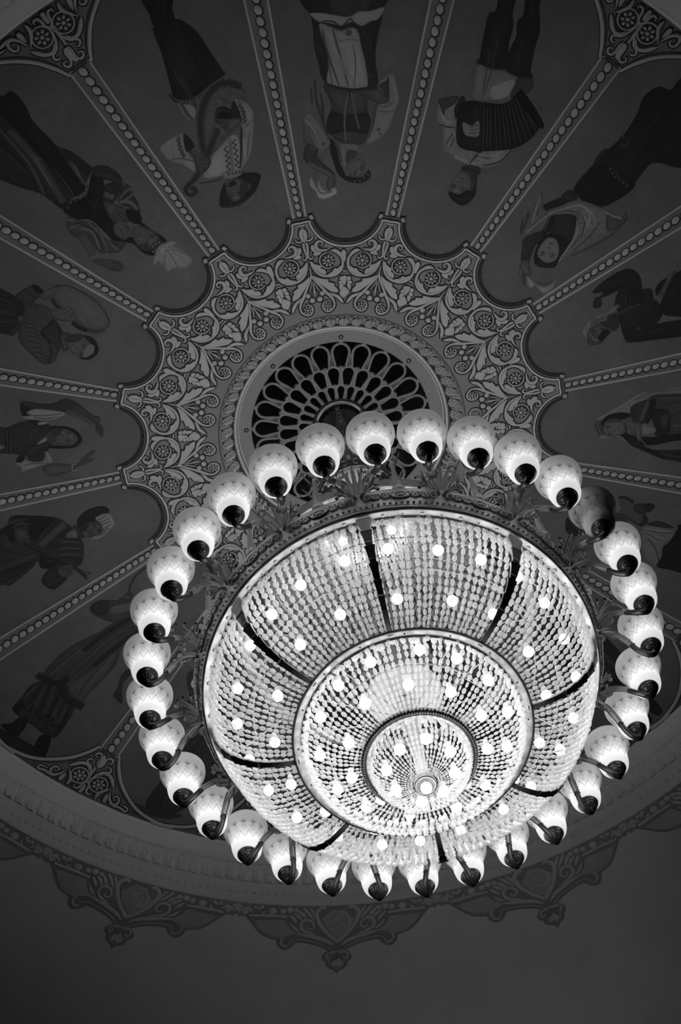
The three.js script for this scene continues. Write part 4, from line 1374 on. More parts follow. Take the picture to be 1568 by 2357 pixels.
{
  const half = STEP / 2, pts = [];
  const s = new THREE.Shape(); for (let i = 0; i <= 24; i++) { const a = -half + i / 24 * 2 * half; i ? s.lineTo(3.87 * Math.sin(a), 3.87 * Math.cos(a)) : s.moveTo(3.87 * Math.sin(a), 3.87 * Math.cos(a)); }
  for (let i = 12; i >= 0; i--) { const a = -half + i / 12 * 2 * half; s.lineTo(1.2 * Math.sin(a), 1.2 * Math.cos(a)); }
  const g = new THREE.ExtrudeGeometry(s, { depth: 0.012, bevelEnabled: false });
  const p = g.attributes.position, uv = new Float32Array(p.count * 2);
  for (let i = 0; i < p.count; i++) { uv[2 * i] = p.getX(i) / PANEL_W + 0.5; uv[2 * i + 1] = (p.getY(i) - V0) / VH; }
  g.setAttribute('uv', new THREE.BufferAttribute(uv, 2)); g.rotateX(PI / 2); g.translate(0, 0.012, 0);
  for (let j = -7; j <= 8; j++) {
    const m = part(numbered('mural_panel'), g, new THREE.MeshStandardMaterial({ map: paint(MURAL[j], j), roughness: 0.88 }), scene);
    m.position.y = CEIL; m.rotation.y = PHI0 + j * STEP;
    m.userData = { label: WHO[j][1], category: 'mural', group: 'painted figure panels of the ceiling' };
  }
}

// ---------------------------------------------------------------- carved and painted ornament from traced outlines
// local frame: x across, z outward from the middle of the ceiling, relief grows downward
function toLocal(g) { g.rotateX(PI / 2); return g; }
function ribbon(P, W, y0) {                               // flat strip just under y0
  const pos = [], idx = [];
  P.forEach((p, i) => { const n = P[Math.min(P.length - 1, i + 1)], m = P[Math.max(0, i - 1)], dx = n[0] - m[0], dz = n[1] - m[1], d = Math.hypot(dx, dz) || 1, h = W[i]; pos.push(p[0] - dz / d * h, -y0, p[1] + dx / d * h, p[0] + dz / d * h, -y0, p[1] - dx / d * h); });
  for (let i = 0; i < P.length - 1; i++) idx.push(2 * i, 2 * i + 1, 2 * i + 2, 2 * i + 1, 2 * i + 3, 2 * i + 2);
  const g = new THREE.BufferGeometry(); g.setAttribute('position', new THREE.Float32BufferAttribute(pos, 3)); g.setAttribute('uv', new THREE.Float32BufferAttribute(new Float32Array(pos.length / 3 * 2), 2)); g.setIndex(idx); g.computeVertexNormals(); return g;
}
function ridge(P, W, H) {                                 // half-round strip
  const pos = [], idx = [], S = [[-1, 0], [-0.82, 0.62], [-0.35, 0.95], [0.35, 0.95], [0.82, 0.62], [1, 0]], m = S.length;
  P.forEach((p, i) => { const n = P[Math.min(P.length - 1, i + 1)], q = P[Math.max(0, i - 1)], dx = n[0] - q[0], dz = n[1] - q[1], d = Math.hypot(dx, dz) || 1; for (const [a, b] of S) pos.push(p[0] - dz / d * W[i] * a, -b * Math.min(H, Math.max(0.004, W[i] * 0.7)), p[1] + dx / d * W[i] * a); });
  for (let i = 0; i < P.length - 1; i++) for (let k = 0; k < m - 1; k++) { const a = i * m + k; idx.push(a, a + 1, a + m, a + 1, a + m + 1, a + m); }
  const e = (P.length - 1) * m; for (let k = 1; k < m - 1; k++) idx.push(0, k + 1, k, e, e + k, e + k + 1);
  const g = new THREE.BufferGeometry(); g.setAttribute('position', new THREE.Float32BufferAttribute(pos, 3)); g.setAttribute('uv', new THREE.Float32BufferAttribute(new Float32Array(pos.length / 3 * 2), 2)); g.setIndex(idx); g.computeVertexNormals(); return g;
}
function offset(P, o) {
  let area = 0; P.forEach((p, i) => { const q = P[(i + 1) % P.length]; area += p[0] * q[1] - q[0] * p[1]; }); const s = area > 0 ? 1 : -1;
  return P.map((p, i) => { const n = P[(i + 1) % P.length], m = P[(i - 1 + P.length) % P.length], dx = n[0] - m[0], dz = n[1] - m[1], d = Math.hypot(dx, dz) || 1; return [p[0] + dz / d * o * s, p[1] - dx / d * o * s]; });
}
const shapeOf = (P) => new THREE.Shape(P.map((p) => V2(p[0], p[1])));
function slab(P, depth, bevel, y0 = 0) {
  const g = bevel ? new THREE.ExtrudeGeometry(shapeOf(P), { depth: Math.max(0.001, depth - bevel), bevelEnabled: true, bevelSize: bevel, bevelThickness: bevel, bevelOffset: -bevel, bevelSegments: 2, steps: 1 }) : new THREE.ExtrudeGeometry(shapeOf(P), { depth, bevelEnabled: false });
  toLocal(g); g.translate(0, -y0, 0); return g;
}
function rosette(c, R, petals, H) {
  const list = [];
  for (let k = 0; k < petals; k++) { const g = new THREE.SphereGeometry(1, 8, 6); g.scale(R * 0.3, H, R * 0.17 * 9 / petals); g.translate(R * 0.66, 0, 0); g.rotateY(k / petals * TAU); list.push(g); }
  const b = new THREE.SphereGeometry(1, 10, 6); b.scale(R * 0.3, H * 1.2, R * 0.3); list.push(b);
  const g = join(list); g.translate(c[0], 0, c[1]); return g;
}
function ornament(list, axisHalf, o) {                    // -> pieces [{name, geometry, pale}], outline geometry
  const pieces = [], dark = [];
  for (const item of list) {
    const [kind, name, mir, pts, ws] = item.split('|'), P0 = pts.split(' ').map((s) => s.split(',').map((n) => n / 1000)), W0 = ws && ws.split(' ').map((n) => n / 2000);
    const flips = [(p) => p];
    if (mir === 'V') flips.push((p) => [-p[0], p[1]]);
    if (mir === 'Q') { const c = Math.cos(-2 * axisHalf), s = Math.sin(-2 * axisHalf); flips.push((p) => { const x = -p[0], z = p[1]; return [x * c + z * s, -x * s + z * c]; }); }
    for (const f of flips) {
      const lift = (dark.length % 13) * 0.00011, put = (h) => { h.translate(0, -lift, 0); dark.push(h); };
      const P = P0.map((p) => o.snap && mir === 'V' && Math.abs(p[0]) < 0.014 ? [0, p[1]] : p).map(f); let g, od = o.outline;
      if (/band/.test(name) && o.clip) { const r = Math.hypot(...P[0]), s = Math.sign(P[0][0]); P[0] = [s * r * Math.sin(axisHalf), r * Math.cos(axisHalf)]; }
      if (kind === 's') {
        const Q = smooth(P.map((p, i) => [p[0], p[1], W0[i]]), false, 4), L = Q.map((q) => [q[0], q[1]]), W = Q.map((q) => Math.max(0.0015, q[2]));
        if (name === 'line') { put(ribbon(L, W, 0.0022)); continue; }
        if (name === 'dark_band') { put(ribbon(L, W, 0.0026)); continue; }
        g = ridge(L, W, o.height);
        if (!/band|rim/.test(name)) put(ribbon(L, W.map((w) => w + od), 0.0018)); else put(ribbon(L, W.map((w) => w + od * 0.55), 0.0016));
      } else if (kind === 'c' || kind === 'p') {
        const Q = kind === 'c' ? smooth(P, true, 4) : P;
        if (name === 'backing') { put(slab(Q, 0.0025, 0)); continue; }
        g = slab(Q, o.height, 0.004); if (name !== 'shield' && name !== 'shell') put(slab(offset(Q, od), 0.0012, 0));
      } else {
        const c = P[0], R = Math.hypot(P[1][0] - c[0], P[1][1] - c[1]), round = (k) => { const q = []; for (let i = 0; i < 24; i++) q.push([c[0] + k * Math.cos(i / 24 * TAU), c[1] + k * Math.sin(i / 24 * TAU)]); return q; };
        if (kind === 'r') { g = rosette(c, R, name === 'rosette' ? 9 : 7, o.height); put(slab(round(R * 0.55), 0.0014, 0)); if (name !== 'rosette') put(slab(round(R * 1.05), 0.0013, 0)); else put(slab(round(R * 0.98), 0.0012, 0)); }
        if (kind === 'b') { g = new THREE.SphereGeometry(1, 10, 6); g.scale(R, o.height, R); g.translate(c[0], 0, c[1]); const h = new THREE.TorusGeometry(R * 0.55, R * 0.22, 5, 12); put(slab(round(R + od), 0.0013, 0)); }
        if (kind === 'o') { g = new THREE.TorusGeometry(R, R * 0.1, 6, 28); g.rotateX(PI / 2); g.translate(c[0], 0, c[1]); put(slab(round(R * 1.12 + od), 0.0012, 0)); }
      }
      pieces.push({ name, g });
    }
  }
  return { pieces, dark: join(dark) };
}

// medallion plate with the scalloped edge
{
  const med = thing('ceiling_medallion', 'large round grey medallion of leaf scrolls and rosettes with a sixteen-pointed edge round the grille', 'medallion');
  med.position.y = CEIL;
  const bandPts = smooth(ORNAMENT.medallion[0].split('|')[3].split(' ').map((s) => s.split(',').map((n) => n / 1000)), false, 4);
  const edge = [];
  for (let k = 0; k < 16; k++) {
    const a = PHI0 + STEP / 2 + k * STEP, c = Math.cos(a), s = Math.sin(a), turn = (p) => [p[0] * c + p[1] * s, -p[0] * s + p[1] * c];
    for (const p of bandPts) edge.push(turn(p));
    for (let i = bandPts.length - 2; i > 0; i--) edge.push(turn([-bandPts[i][0], bandPts[i][1]]));
  }
  const s = shapeOf(edge.map((p) => p)), h = new THREE.Path(); h.absarc(0, 0, 0.925, 0, TAU, true); s.holes.push(h);
  const plate = toLocal(new THREE.ExtrudeGeometry(s, { depth: 0.008, bevelEnabled: false, curveSegments: 96 }));
  part('medallion_plate', plate, M.ground, med);
  const { pieces, dark } = ornament(ORNAMENT.medallion, STEP / 2, { height: 0.013, outline: 0.0095, clip: true });
  for (const name of ['band']) void name;
  const all = [];
  for (let k = 0; k < 16; k++) {
    const a = PHI0 + STEP / 2 + k * STEP;
    for (const q of pieces) { const m = part(q.name === 'band' ? 'border_band' : q.name === 'thin_band' ? 'border_line' : q.name, q.g, q.name === 'band' ? M.pale : q.name === 'thin_band' ? M.ground : q.name === 'end_block' ? M.bead : M.relief, med); m.rotation.y = a; m.position.y = /band/.test(q.name) ? -0.0085 : -0.008; if (/thin|end/.test(q.name)) m.position.y = -0.007; }
    const d = dark.clone(); d.rotateY(a); all.push(d);
  }
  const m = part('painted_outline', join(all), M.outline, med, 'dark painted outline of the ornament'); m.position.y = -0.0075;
}

// rope mouldings between the panels
{
  const r0 = 1.735, r1 = 3.375, w = (r) => 0.046 + (r - r0) / (r1 - r0) * 0.036;
  const quadStrip = (f, h) => { const g = shapeOf([[f(r0)[0], r0], [f(r1)[0], r1], [f(r1)[1], r1], [f(r0)[1], r0]]); return toLocal(new THREE.ExtrudeGeometry(g, { depth: h, bevelEnabled: false })); };
  const back = quadStrip((r) => [-w(r), w(r)], 0.003), side = [quadStrip((r) => [w(r) - 0.008, w(r) + 0.006], 0.007), quadStrip((r) => [-w(r) - 0.006, -w(r) + 0.008], 0.007)];
  const beads = [], dark = []; let r = r0 + 0.03;
  while (r < r1 - 0.03) {
    const L = (0.058 + (r - r0) / (r1 - r0) * 0.026), B = L * 0.7;
    const g = new THREE.SphereGeometry(1, 12, 8); g.scale(B / 2, 0.012, L / 2 * 0.97); g.rotateY(-0.32); g.translate(0, 0, r); beads.push(g);
    const e = []; for (let i = 0; i < 20; i++) { const a = i / 20 * TAU; const x = (B / 2 + 0.0065) * Math.cos(a), z = (L / 2 + 0.0045) * Math.sin(a), c = Math.cos(0.32), s = Math.sin(0.32); e.push([x * c - z * -s * -1 + 0.003, x * s + z * c + r - 0.002]); }
    dark.push(slab(e, 0.0045 + (dark.length % 2) * 0.0007, 0)); r += L * 0.985;
  }
  const outline = join(dark);
  for (let j = -8; j < 8; j++) {
    const t = thing('rope_moulding', `rope moulding of oval beads between the murals of the ${short(j)} and the ${short(j + 1)}`, 'moulding', 'rope mouldings between the murals');
    t.position.y = CEIL; t.rotation.y = PHI0 + (j + 0.5) * STEP;
    part('backing_strip', back, M.stripGround, t); for (const g of side) part('border_strip', g, M.bead, t);
    for (const g of beads) part('rope_bead', g, M.bead, t);
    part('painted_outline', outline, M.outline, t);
  }
}

// corner ornaments at the outer ends of the ropes
{
  const { pieces, dark } = ornament(ORNAMENT.spandrel, STEP / 2, { height: 0.014, outline: 0.011 });
  const band = smooth(ORNAMENT.spandrel[0].split('|')[3].split(' ').map((s) => s.split(',').map((n) => n / 1000)), false, 4);
  const half = STEP / 2, E = band.slice(); const last = E[E.length - 1];
  const out = E.map((p) => p.slice()); out.push([3.868 * Math.sin(half), 3.868 * Math.cos(half)]);
  for (let i = 10; i >= 0; i--) out.push([3.868 * Math.sin(half * i / 10), 3.868 * Math.cos(half * i / 10)]);
  const full = out.concat(out.slice(1, -1).reverse().map((p) => [-p[0], p[1]]));
  const plate = slab(full, 0.005, 0);
  for (let j = -8; j < 8; j++) {
    const t = thing('spandrel_ornament', `corner ornament of two rosettes and leaf scrolls where the rope between the ${short(j)} and the ${short(j + 1)} meets the cornice`, 'ornament', 'corner ornaments along the cornice');
    t.userData.label = `rosette corner ornament at the outer end of the rope between ${short(j).split(' ').slice(0, 5).join(' ')} and ${short(j + 1).split(' ').slice(0, 5).join(' ')}`.split(' ').slice(0, 16).join(' ');
    t.position.y = CEIL; t.rotation.y = PHI0 + (j + 0.5) * STEP;
    part('backing_plate', plate, M.stripGround, t);
    for (const q of pieces) { const m = part(q.name === 'band' ? 'border_band' : q.name, q.g, M.bead, t); m.position.y = q.name === 'band' ? -0.002 : -0.005; }
    part('painted_outline', dark, M.outline, t).position.y = -0.0045;
  }
}

// cartouches hanging below the cornice
{
  const { pieces, dark } = ornament(ORNAMENT.cartouche, STEP / 2, { height: 0.01, outline: 0.008, snap: true });
  for (let j = -8; j < 8; j++) {
    const t = thing('ceiling_cartouche', `grey cartouche with hammer and sickle shield on the cornice behind the ${short(j)}`.split(' ').slice(0, 16).join(' '), 'cartouche', 'shield cartouches outside the cornice');
    t.position.y = OUTER; t.rotation.y = PHI0 + j * STEP;
    for (const q of pieces) { const m = part(q.name, q.g, /shell|shield$/.test(q.name) ? M.cartouche : M.cartouchePale, t); m.position.y = /sickle|hammer/.test(q.name) ? -0.011 : /shield$|shell/.test(q.name) ? -0.0005 : q.name === 'rib' ? -0.0085 : -0.003; if (q.name === 'shield') m.scale.y = 0.9; }
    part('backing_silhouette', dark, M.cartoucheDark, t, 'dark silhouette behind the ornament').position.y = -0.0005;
  }
}

// ---------------------------------------------------------------- grille in the middle of the ceiling
{
  const Y = (h) => EYE + h;
  const sur = thing('ring_moulding', 'round moulding of upright acanthus leaves with a polished bead framing the grille', 'moulding');
  part('moulded_ring', lathe([[0.957, Y(14.0)], [0.953, Y(13.99)], [0.947, Y(13.99)], [0.943, Y(14.0)], [0.91, Y(14.035)], [0.855, Y(14.085)], [0.845, Y(14.09)], [0.83, Y(14.1)], [0.805, Y(14.1)]], 128), M.giltDark, sur);
  part('bead', ringTube(0.818, Y(14.082), 0.017), M.gilt, sur);
  part('fillet', ringTube(0.794, Y(14.098), 0.008), M.gilt, sur);
  const N = 56, leaf = join([grid(14, 12, (u, v) => {
    const s = 2 * u - 1, rr = 0.848 + 0.096 * v, hh = 14.07 - 0.083 * v, lobes = 0.66 + 0.34 * Math.abs(Math.sin(v * PI * 3.2));
    const wid = 0.86 * lobes * Math.sqrt(Math.max(0, Math.sin(Math.min(PI, 0.5 + v * 2.62))));
    const rib = Math.max(0, 1 - Math.abs(s) * 5), vein = 0.007 * Math.cos((Math.abs(s) * 3 - v * 6) * PI), b = 0.004 + 0.011 * (1 - s * s) + 0.011 * rib + vein * (1 - rib) + 0.012 * v * v;
    return polar(rr - b * 0.6, Y(hh) - b, s * PI / N * wid);
  }), (() => { const g = new THREE.TorusGeometry(0.013, 0.0045, 5, 14); g.rotateX(PI / 2 + 0.6); g.translate(0, Y(14.036), 0.862); return g; })(), (() => { const g = new THREE.SphereGeometry(0.007, 6, 5); g.translate(0, Y(14.034), 0.862); return g; })()]);
  const between = grid(4, 5, (u, v) => { const s = 2 * u - 1, b = 0.014 * (1 - s * s); return polar(0.862 + 0.08 * v - b * 0.5, Y(14.056 - 0.07 * v) - b, PI / N + s * PI / N * 0.42 * (0.35 + v * 0.65)); });
  for (let i = 0; i < N; i++) { part('acanthus_leaf', leaf, M.gilt, sur).rotation.y = i / N * TAU; part('small_leaf', between, M.gilt, sur).rotation.y = i / N * TAU; }
  const gr = thing('ceiling_grille', 'round openwork grille of petal-shaped loops over a dark shaft', 'grille');
  const y = Y(14.12);
  part('frame', lathe([[0.8, y - 0.015], [0.79, y - 0.022], [0.7, y - 0.022], [0.69, y - 0.014], [0.69, y + 0.02], [0.8, y + 0.02], [0.8, y - 0.015]], 128), M.grille, gr);
  for (let i = 0; i < 8; i++) { const g = new THREE.SphereGeometry(0.019, 12, 8); g.scale(1, 0.6, 1); const a = PHI0 - 0.02 + i * PI / 4, m = part('stud', g, M.bronzeDark, gr), p = polar(0.732, y - 0.026, a); m.position.copy(p); }
  const sec = circleSection(0.0115, 8);
  const loop = (rb, rt, half) => {
    const pts = [], c = rt - half * 0.95; pts.push([-half * 0.62, rb]);
    for (let i = 0; i <= 10; i++) { const a = PI - i / 10 * PI; pts.push([half * Math.cos(a), c - half * 0.12 + half * 1.07 * Math.sin(a)]); }
    pts.push([half * 0.62, rb]);
    return sweep(curve(pts.map(([a, b]) => V3(a, y, b)), 40), sec);
  };
  const rows = [[0.487, 0.672, 0.066, 0], [0.335, 0.487, 0.052, 0.5], [0.22, 0.335, 0.036, 0]];
  const fan = join(Array.from({ length: 5 }, (_, k) => { const g = new THREE.SphereGeometry(1, 6, 5); g.scale(0.0065, 0.008, 0.021); g.translate(0, 0, 0.022); g.rotateY((k - 2) * 0.42); return g; }).concat([(() => { const g = new THREE.SphereGeometry(0.01, 8, 6); return g; })()]));
  rows.forEach(([rb, rt, hw, off], n) => {
    const g = loop(rb, rt, hw), bar = sweep([V3(0, y, rb + 0.005), V3(0, y, rb + (rt - rb) * 0.55)], circleSection(0.005, 6));
    for (let i = 0; i < 24; i++) {
      const a = PHI0 - 0.02 + (i + off) * TAU / 24; part('petal_loop', g, M.grille, gr).rotation.y = a; part('thin_bar', bar, M.grille, gr).rotation.y = a + PI / 24;
      if (n < 2) { const m = part('shell_fan', fan, M.grille, gr); m.position.copy(polar(rb - 0.03, y - 0.004, a)); m.rotation.y = a; }
      if (n === 0) { const t = new THREE.BoxGeometry(0.03, 0.02, 0.03); const m = part('tip_lug', t, M.grille, gr); m.position.copy(polar(0.684, y, a)); m.rotation.y = a; }
    }
  });
  part('hub', lathe([[0, y - 0.05], [0.1, y - 0.05], [0.13, y - 0.03], [0.2, y - 0.025], [0.225, y - 0.01], [0.225, y + 0.02], [0, y + 0.02]], 48), M.bronzeDark, gr);
}

// ---------------------------------------------------------------- chandelier
const Y = (h) => EYE + h;
const ch = new THREE.Group(); ch.name = 'chandelier'; scene.add(ch);
ch.userData = { label: 'huge tiered crystal bead chandelier ringed by frosted bell shades on dark bronze arms', category: 'chandelier' };
const R1 = 1.155, H1 = 10.18, R2 = 0.66, H2 = 9.665, R3 = 0.305, H3 = 9.386;
const arc = (ra, ha, rb, hb) => (t) => [rb + (ra - rb) * Math.cos(t * PI / 2), ha - (ha - hb) * Math.sin(t * PI / 2)];
const bowl = [arc(R1 - 0.012, H1 - 0.03, R2 + 0.02, H2 + 0.01), arc(R2 - 0.02, H2 - 0.012, R3 + 0.02, H3 + 0.01), arc(R3 - 0.02, H3 - 0.012, 0.062, 9.15)];
const eye = camera.position;
// beads
function beadGeometry() {
  const n = 10, pos = [], P = (r, z, i) => [0.5 * r * Math.cos(i / n * TAU), 0.74 * r * Math.sin(i / n * TAU), z], rings = [[0, 0.3], [0.62, 0.3], [1, 0.07], [1, -0.07], [0.62, -0.3], [0, -0.3]];
  for (let k = 0; k < rings.length - 1; k++) for (let i = 0; i < n; i++) {
    const a = P(...rings[k], i), b = P(...rings[k], i + 1), c = P(...rings[k + 1], i), d = P(...rings[k + 1], i + 1);
    if (k > 0) pos.push(...a, ...c, ...b); if (k < rings.length - 2) pos.push(...b, ...c, ...d); else pos.push();
    if (k === 0) void 0;
  }
  const g = new THREE.BufferGeometry(); g.setAttribute('position', new THREE.Float32BufferAttribute(pos, 3)); g.computeVertexNormals(); return g;
}
const beadG = beadGeometry(), beads = [];
function strand(f, az, count, wFactor, t0 = 0, t1 = 1, wMin = 0.011, wMax = 0.04) {
  // walk along the profile; bead length follows the spacing of the strands there
  let t = t0, guard = 0; const jit = (rnd() - 0.5) * 0.25;
  while (t < t1 && guard++ < 80) {
    const [r, h] = f(t), w = Math.max(wMin, Math.min(wMax, TAU * r / count * wFactor)) * (0.94 + rnd() * 0.1), len = w * 1.48;
    const dt = 0.002, [ra, ha] = f(t + dt), sp = Math.hypot(ra - r, ha - h) / dt, step = len * 1.04 / sp, [rm, hm] = f(Math.min(1, t + step / 2)), [re, he] = f(Math.min(1, t + step));
    const a = az + jit * (TAU / count) + (rnd() - 0.5) * 0.12 * TAU / count, p = polar(rm, Y(hm), a), q = polar(re, Y(he), a), s = polar(r, Y(h), a);
    const up = q.sub(s).normalize(), out = polar(1, 0, a), side = new THREE.Vector3().crossVectors(up, out).normalize(), fwd = new THREE.Vector3().crossVectors(side, up);
    const tw = (rnd() - 0.5) * 2.7, X = side.clone().multiplyScalar(Math.cos(tw)).addScaledVector(fwd, Math.sin(tw)), Z = new THREE.Vector3().crossVectors(X, up);
    const m = new THREE.Matrix4().makeBasis(X.multiplyScalar(w), up.clone().multiplyScalar(w), Z.multiplyScalar(w * 0.9)); m.setPosition(p);
    beads.push({ m, size: w / p.distanceTo(eye) * (p.z > 0 ? 1.1 : 1) }); t += step;
  }
}
for (let i = 0; i < 148; i++) strand(bowl[0], (i + 0.5) / 148 * TAU, 148, 0.75, 0.015, 0.97);
for (let i = 0; i < 96; i++) strand(bowl[1], (i + 0.5) / 96 * TAU, 96, 0.74, 0.01, 0.97);
for (let i = 0; i < 56; i++) strand(bowl[2], (i + 0.5) / 56 * TAU, 56, 0.76, 0.01, 0.97);
// clustered beads close under the three hoops
for (const [R, H, n, w] of [[R1 - 0.04, H1 + 0.005, 150, 0.04], [R2 - 0.035, H2 + 0.005, 90, 0.034], [R3 - 0.035, H3 + 0.004, 44, 0.03]]) for (let i = 0; i < n; i++) {
  const a = (i + rnd() * 0.6) / n * TAU, p = polar(R + (rnd() - 0.5) * 0.02, Y(H + (rnd() - 0.5) * 0.02), a), m = new THREE.Matrix4().makeRotationFromEuler(new THREE.Euler(rnd() * 0.8, a + (rnd() - 0.5) * 2, rnd() * 0.6)); m.scale(V3(w, w, w)); m.setPosition(p); beads.push({ m, size: w / p.distanceTo(eye) * 0.7 });
}
// upper basket above the gallery
const tent = (t) => [0.27 + 0.5 * t ** 2.4, 12.75 - 1.6 * t];
for (let i = 0; i < 64; i++) strand(tent, i / 64 * TAU, 64, 0.9, 0.01, 0.98, 0.026, 0.05);
beads.sort((a, b) => b.size - a.size);
beads.forEach((b, i) => { if (i < 300) { const m = part('crystal_bead', beadG, M.crystal, ch); m.matrixAutoUpdate = false; m.matrix.copy(b.m); } });
{
  const rest = beads.slice(300), im = new THREE.InstancedMesh(beadG, M.crystal, rest.length);
  rest.forEach((b, i) => im.setMatrixAt(i, b.m)); im.name = 'crystal_beads'; im.userData.kind = 'stuff'; shadow(im); ch.add(im);
}
// hoops of the bowl
part('upper_hoop', lathe([[1.13, Y(H1 + 0.018)], [1.133, Y(H1 + 0.03)], [1.183, Y(H1 + 0.002)], [1.187, Y(H1 - 0.01)], [1.182, Y(H1 - 0.014)], [1.13, Y(H1 + 0.018)]], 160), M.steel, ch);
part('middle_hoop', lathe([[0.64, Y(H2 + 0.012)], [0.643, Y(H2 + 0.022)], [0.688, Y(H2 + 0.002)], [0.692, Y(H2 - 0.008)], [0.687, Y(H2 - 0.012)], [0.64, Y(H2 + 0.012)]], 128), M.steel, ch);
part('hoop_edge', ringTube(1.126, Y(H1 + 0.014), 0.008, 160, 6), M.bronzeDark, ch);
part('hoop_edge', ringTube(0.636, Y(H2 + 0.009), 0.006, 128, 6), M.bronzeDark, ch); part('hoop_edge', ringTube(0.695, Y(H2 - 0.006), 0.006, 128, 6), M.bronzeDark, ch);
part('lower_hoop', lathe([[0.278, Y(H3 + 0.006)], [0.281, Y(H3 + 0.014)], [0.304, Y(H3 + 0.004)], [0.302, Y(H3 - 0.006)], [0.278, Y(H3 + 0.006)]], 96), M.steel, ch);
part('lower_hoop_rim', lathe([[0.3, Y(H3 + 0.004)], [0.307, Y(H3 - 0.006)], [0.322, Y(H3 - 0.001)], [0.334, Y(H3 + 0.012)], [0.332, Y(H3 + 0.026)], [0.305, Y(H3 + 0.02)], [0.3, Y(H3 + 0.004)]], 96), M.bronzeDark, ch);
{ const list = []; for (let i = 0; i < 130; i++) { const g = new THREE.SphereGeometry(0.0055, 6, 4), p = polar(0.318, Y(H3 - 0.004), i / 130 * TAU); g.translate(p.x, p.y, p.z); list.push(g); } part('hoop_beading', join(list), M.bronze, ch).userData.kind = 'stuff'; }
const screwG = join([new THREE.SphereGeometry(0.011, 8, 6), (() => { const g = new THREE.TorusGeometry(0.013, 0.003, 5, 12); g.rotateX(PI / 2); return g; })()]);
for (let i = 0; i < 32; i++) { const a = (i + 0.5) / 32 * TAU; part('hoop_screw', screwG, M.bronze, ch).position.copy(polar(1.158, Y(H1 + 0.0), a)); const d = part('hoop_rivet', new THREE.SphereGeometry(0.005, 6, 4), M.bronzeDark, ch); d.position.copy(polar(1.152, Y(H1 + 0.003), a + PI / 32)); }
for (let i = 0; i < 16; i++) part('hoop_rivet', new THREE.SphereGeometry(0.006, 6, 4), M.bronzeDark, ch).position.copy(polar(0.664, Y(H2 - 0.002), (i + 0.3) / 16 * TAU));
// ribs
{
  const f = arc(R1 + 0.006, H1 - 0.02, R2 + 0.012, H2 - 0.004), path = Array.from({ length: 64 }, (_, i) => { const [r, h] = f(i / 63); return V3(0, Y(h), r); });
  const build = (path, half, depth, size) => { const pos = [], idx = [], S = [[-1, 0.3], [-1, -0.35], [-0.8, -0.8], [-0.5, -0.95], [-0.34, -0.72], [-0.16, -0.98], [0.16, -0.98], [0.34, -0.72], [0.5, -0.95], [0.8, -0.8], [1, -0.35], [1, 0.3]], m = S.length;
    path.forEach((p, i) => { const t = path[Math.min(path.length - 1, i + 1)].clone().sub(path[Math.max(0, i - 1)]).normalize(), n = V3(0, t.z, -t.y), k = size(i / (path.length - 1)); for (const [a, b] of S) pos.push(p.x + a * half * k, p.y + n.y * b * depth * k, p.z + n.z * b * depth * k); });
    for (let i = 0; i < path.length - 1; i++) for (let j = 0; j < m; j++) { const a = i * m + j, b = i * m + (j + 1) % m; idx.push(a, b, a + m, b, b + m, a + m); }
    for (let j = 1; j < m - 1; j++) { idx.push(0, j, j + 1); const e = (path.length - 1) * m; idx.push(e, e + j + 1, e + j); }
    const g = new THREE.BufferGeometry(); g.setAttribute('position', new THREE.Float32BufferAttribute(pos, 3)); g.setIndex(idx); g.computeVertexNormals(); return g; };
  const bar = build(path, 0.022, 0.02, (t) => 1 - 0.34 * t);
  const collars = [0.16, 0.3, 0.44, 0.57, 0.69].map((t, k) => { const i = Math.round(t * 63); return build(path.slice(i, i + 8), 0.033 - k * 0.003, 0.03 - k * 0.002, (s) => 0.72 + 0.34 * (1 - s) ** 2.5); });
  const head = build(path.slice(0, 12), 0.042, 0.036, (s) => 1.0 - 0.3 * s + 0.12 * Math.sin(s * 7));
  for (let k = 0; k < 8; k++) { const g = group('bowl_rib', ch); g.rotation.y = k * PI / 4; part('rib_bar', bar, M.rib, g); part('rib_head', head, M.rib, g); for (const c of collars) part('leaf_collar', c, M.rib, g); }
}
// inner frame: column, rings, spokes, dish
part('column', lathe([[0.02, Y(9.2)], [0.035, Y(9.25)], [0.035, Y(9.7)], [0.06, Y(9.75)], [0.06, Y(9.85)], [0.04, Y(9.9)], [0.04, Y(12.7)], [0.05, Y(12.75)], [0.05, Y(13.2)], [0.03, Y(13.25)], [0.03, Y(14.08)]], 24), M.bronze, ch);
part('inner_dish', lathe([[0.05, Y(10.02)], [0.14, Y(10.01)], [0.2, Y(10.04)], [0.23, Y(10.08)], [0.22, Y(10.09)], [0.14, Y(10.04)], [0.05, Y(10.05)]], 64), M.bronze, ch);
for (const [R, H] of [[0.9, 9.98], [0.5, 9.6], [1.02, 10.14], [0.82, 10.3]]) part('inner_ring', ringTube(R, Y(H), 0.006, 96, 6), M.wire, ch);
for (let i = 0; i < 16; i++) {
  const a = (i + 0.5) * STEP; part('spoke', sweep([polar(0.05, Y(9.82), a), polar(0.62, Y(9.74), a), polar(1.0, Y(9.98), a), polar(1.14, Y(10.17), a)], circleSection(0.0055, 6)), M.wire, ch);
  if (i % 2) part('stay_rod', sweep([polar(0.05, Y(10.75), a), polar(1.14, Y(10.2), a)], circleSection(0.007, 6)), M.wire, ch);
  if (i % 2) part('stay_rod', sweep([polar(1.12, Y(10.2), a), polar(0.9, Y(10.99), a)], circleSection(0.008, 6)), M.bronze, ch);
}
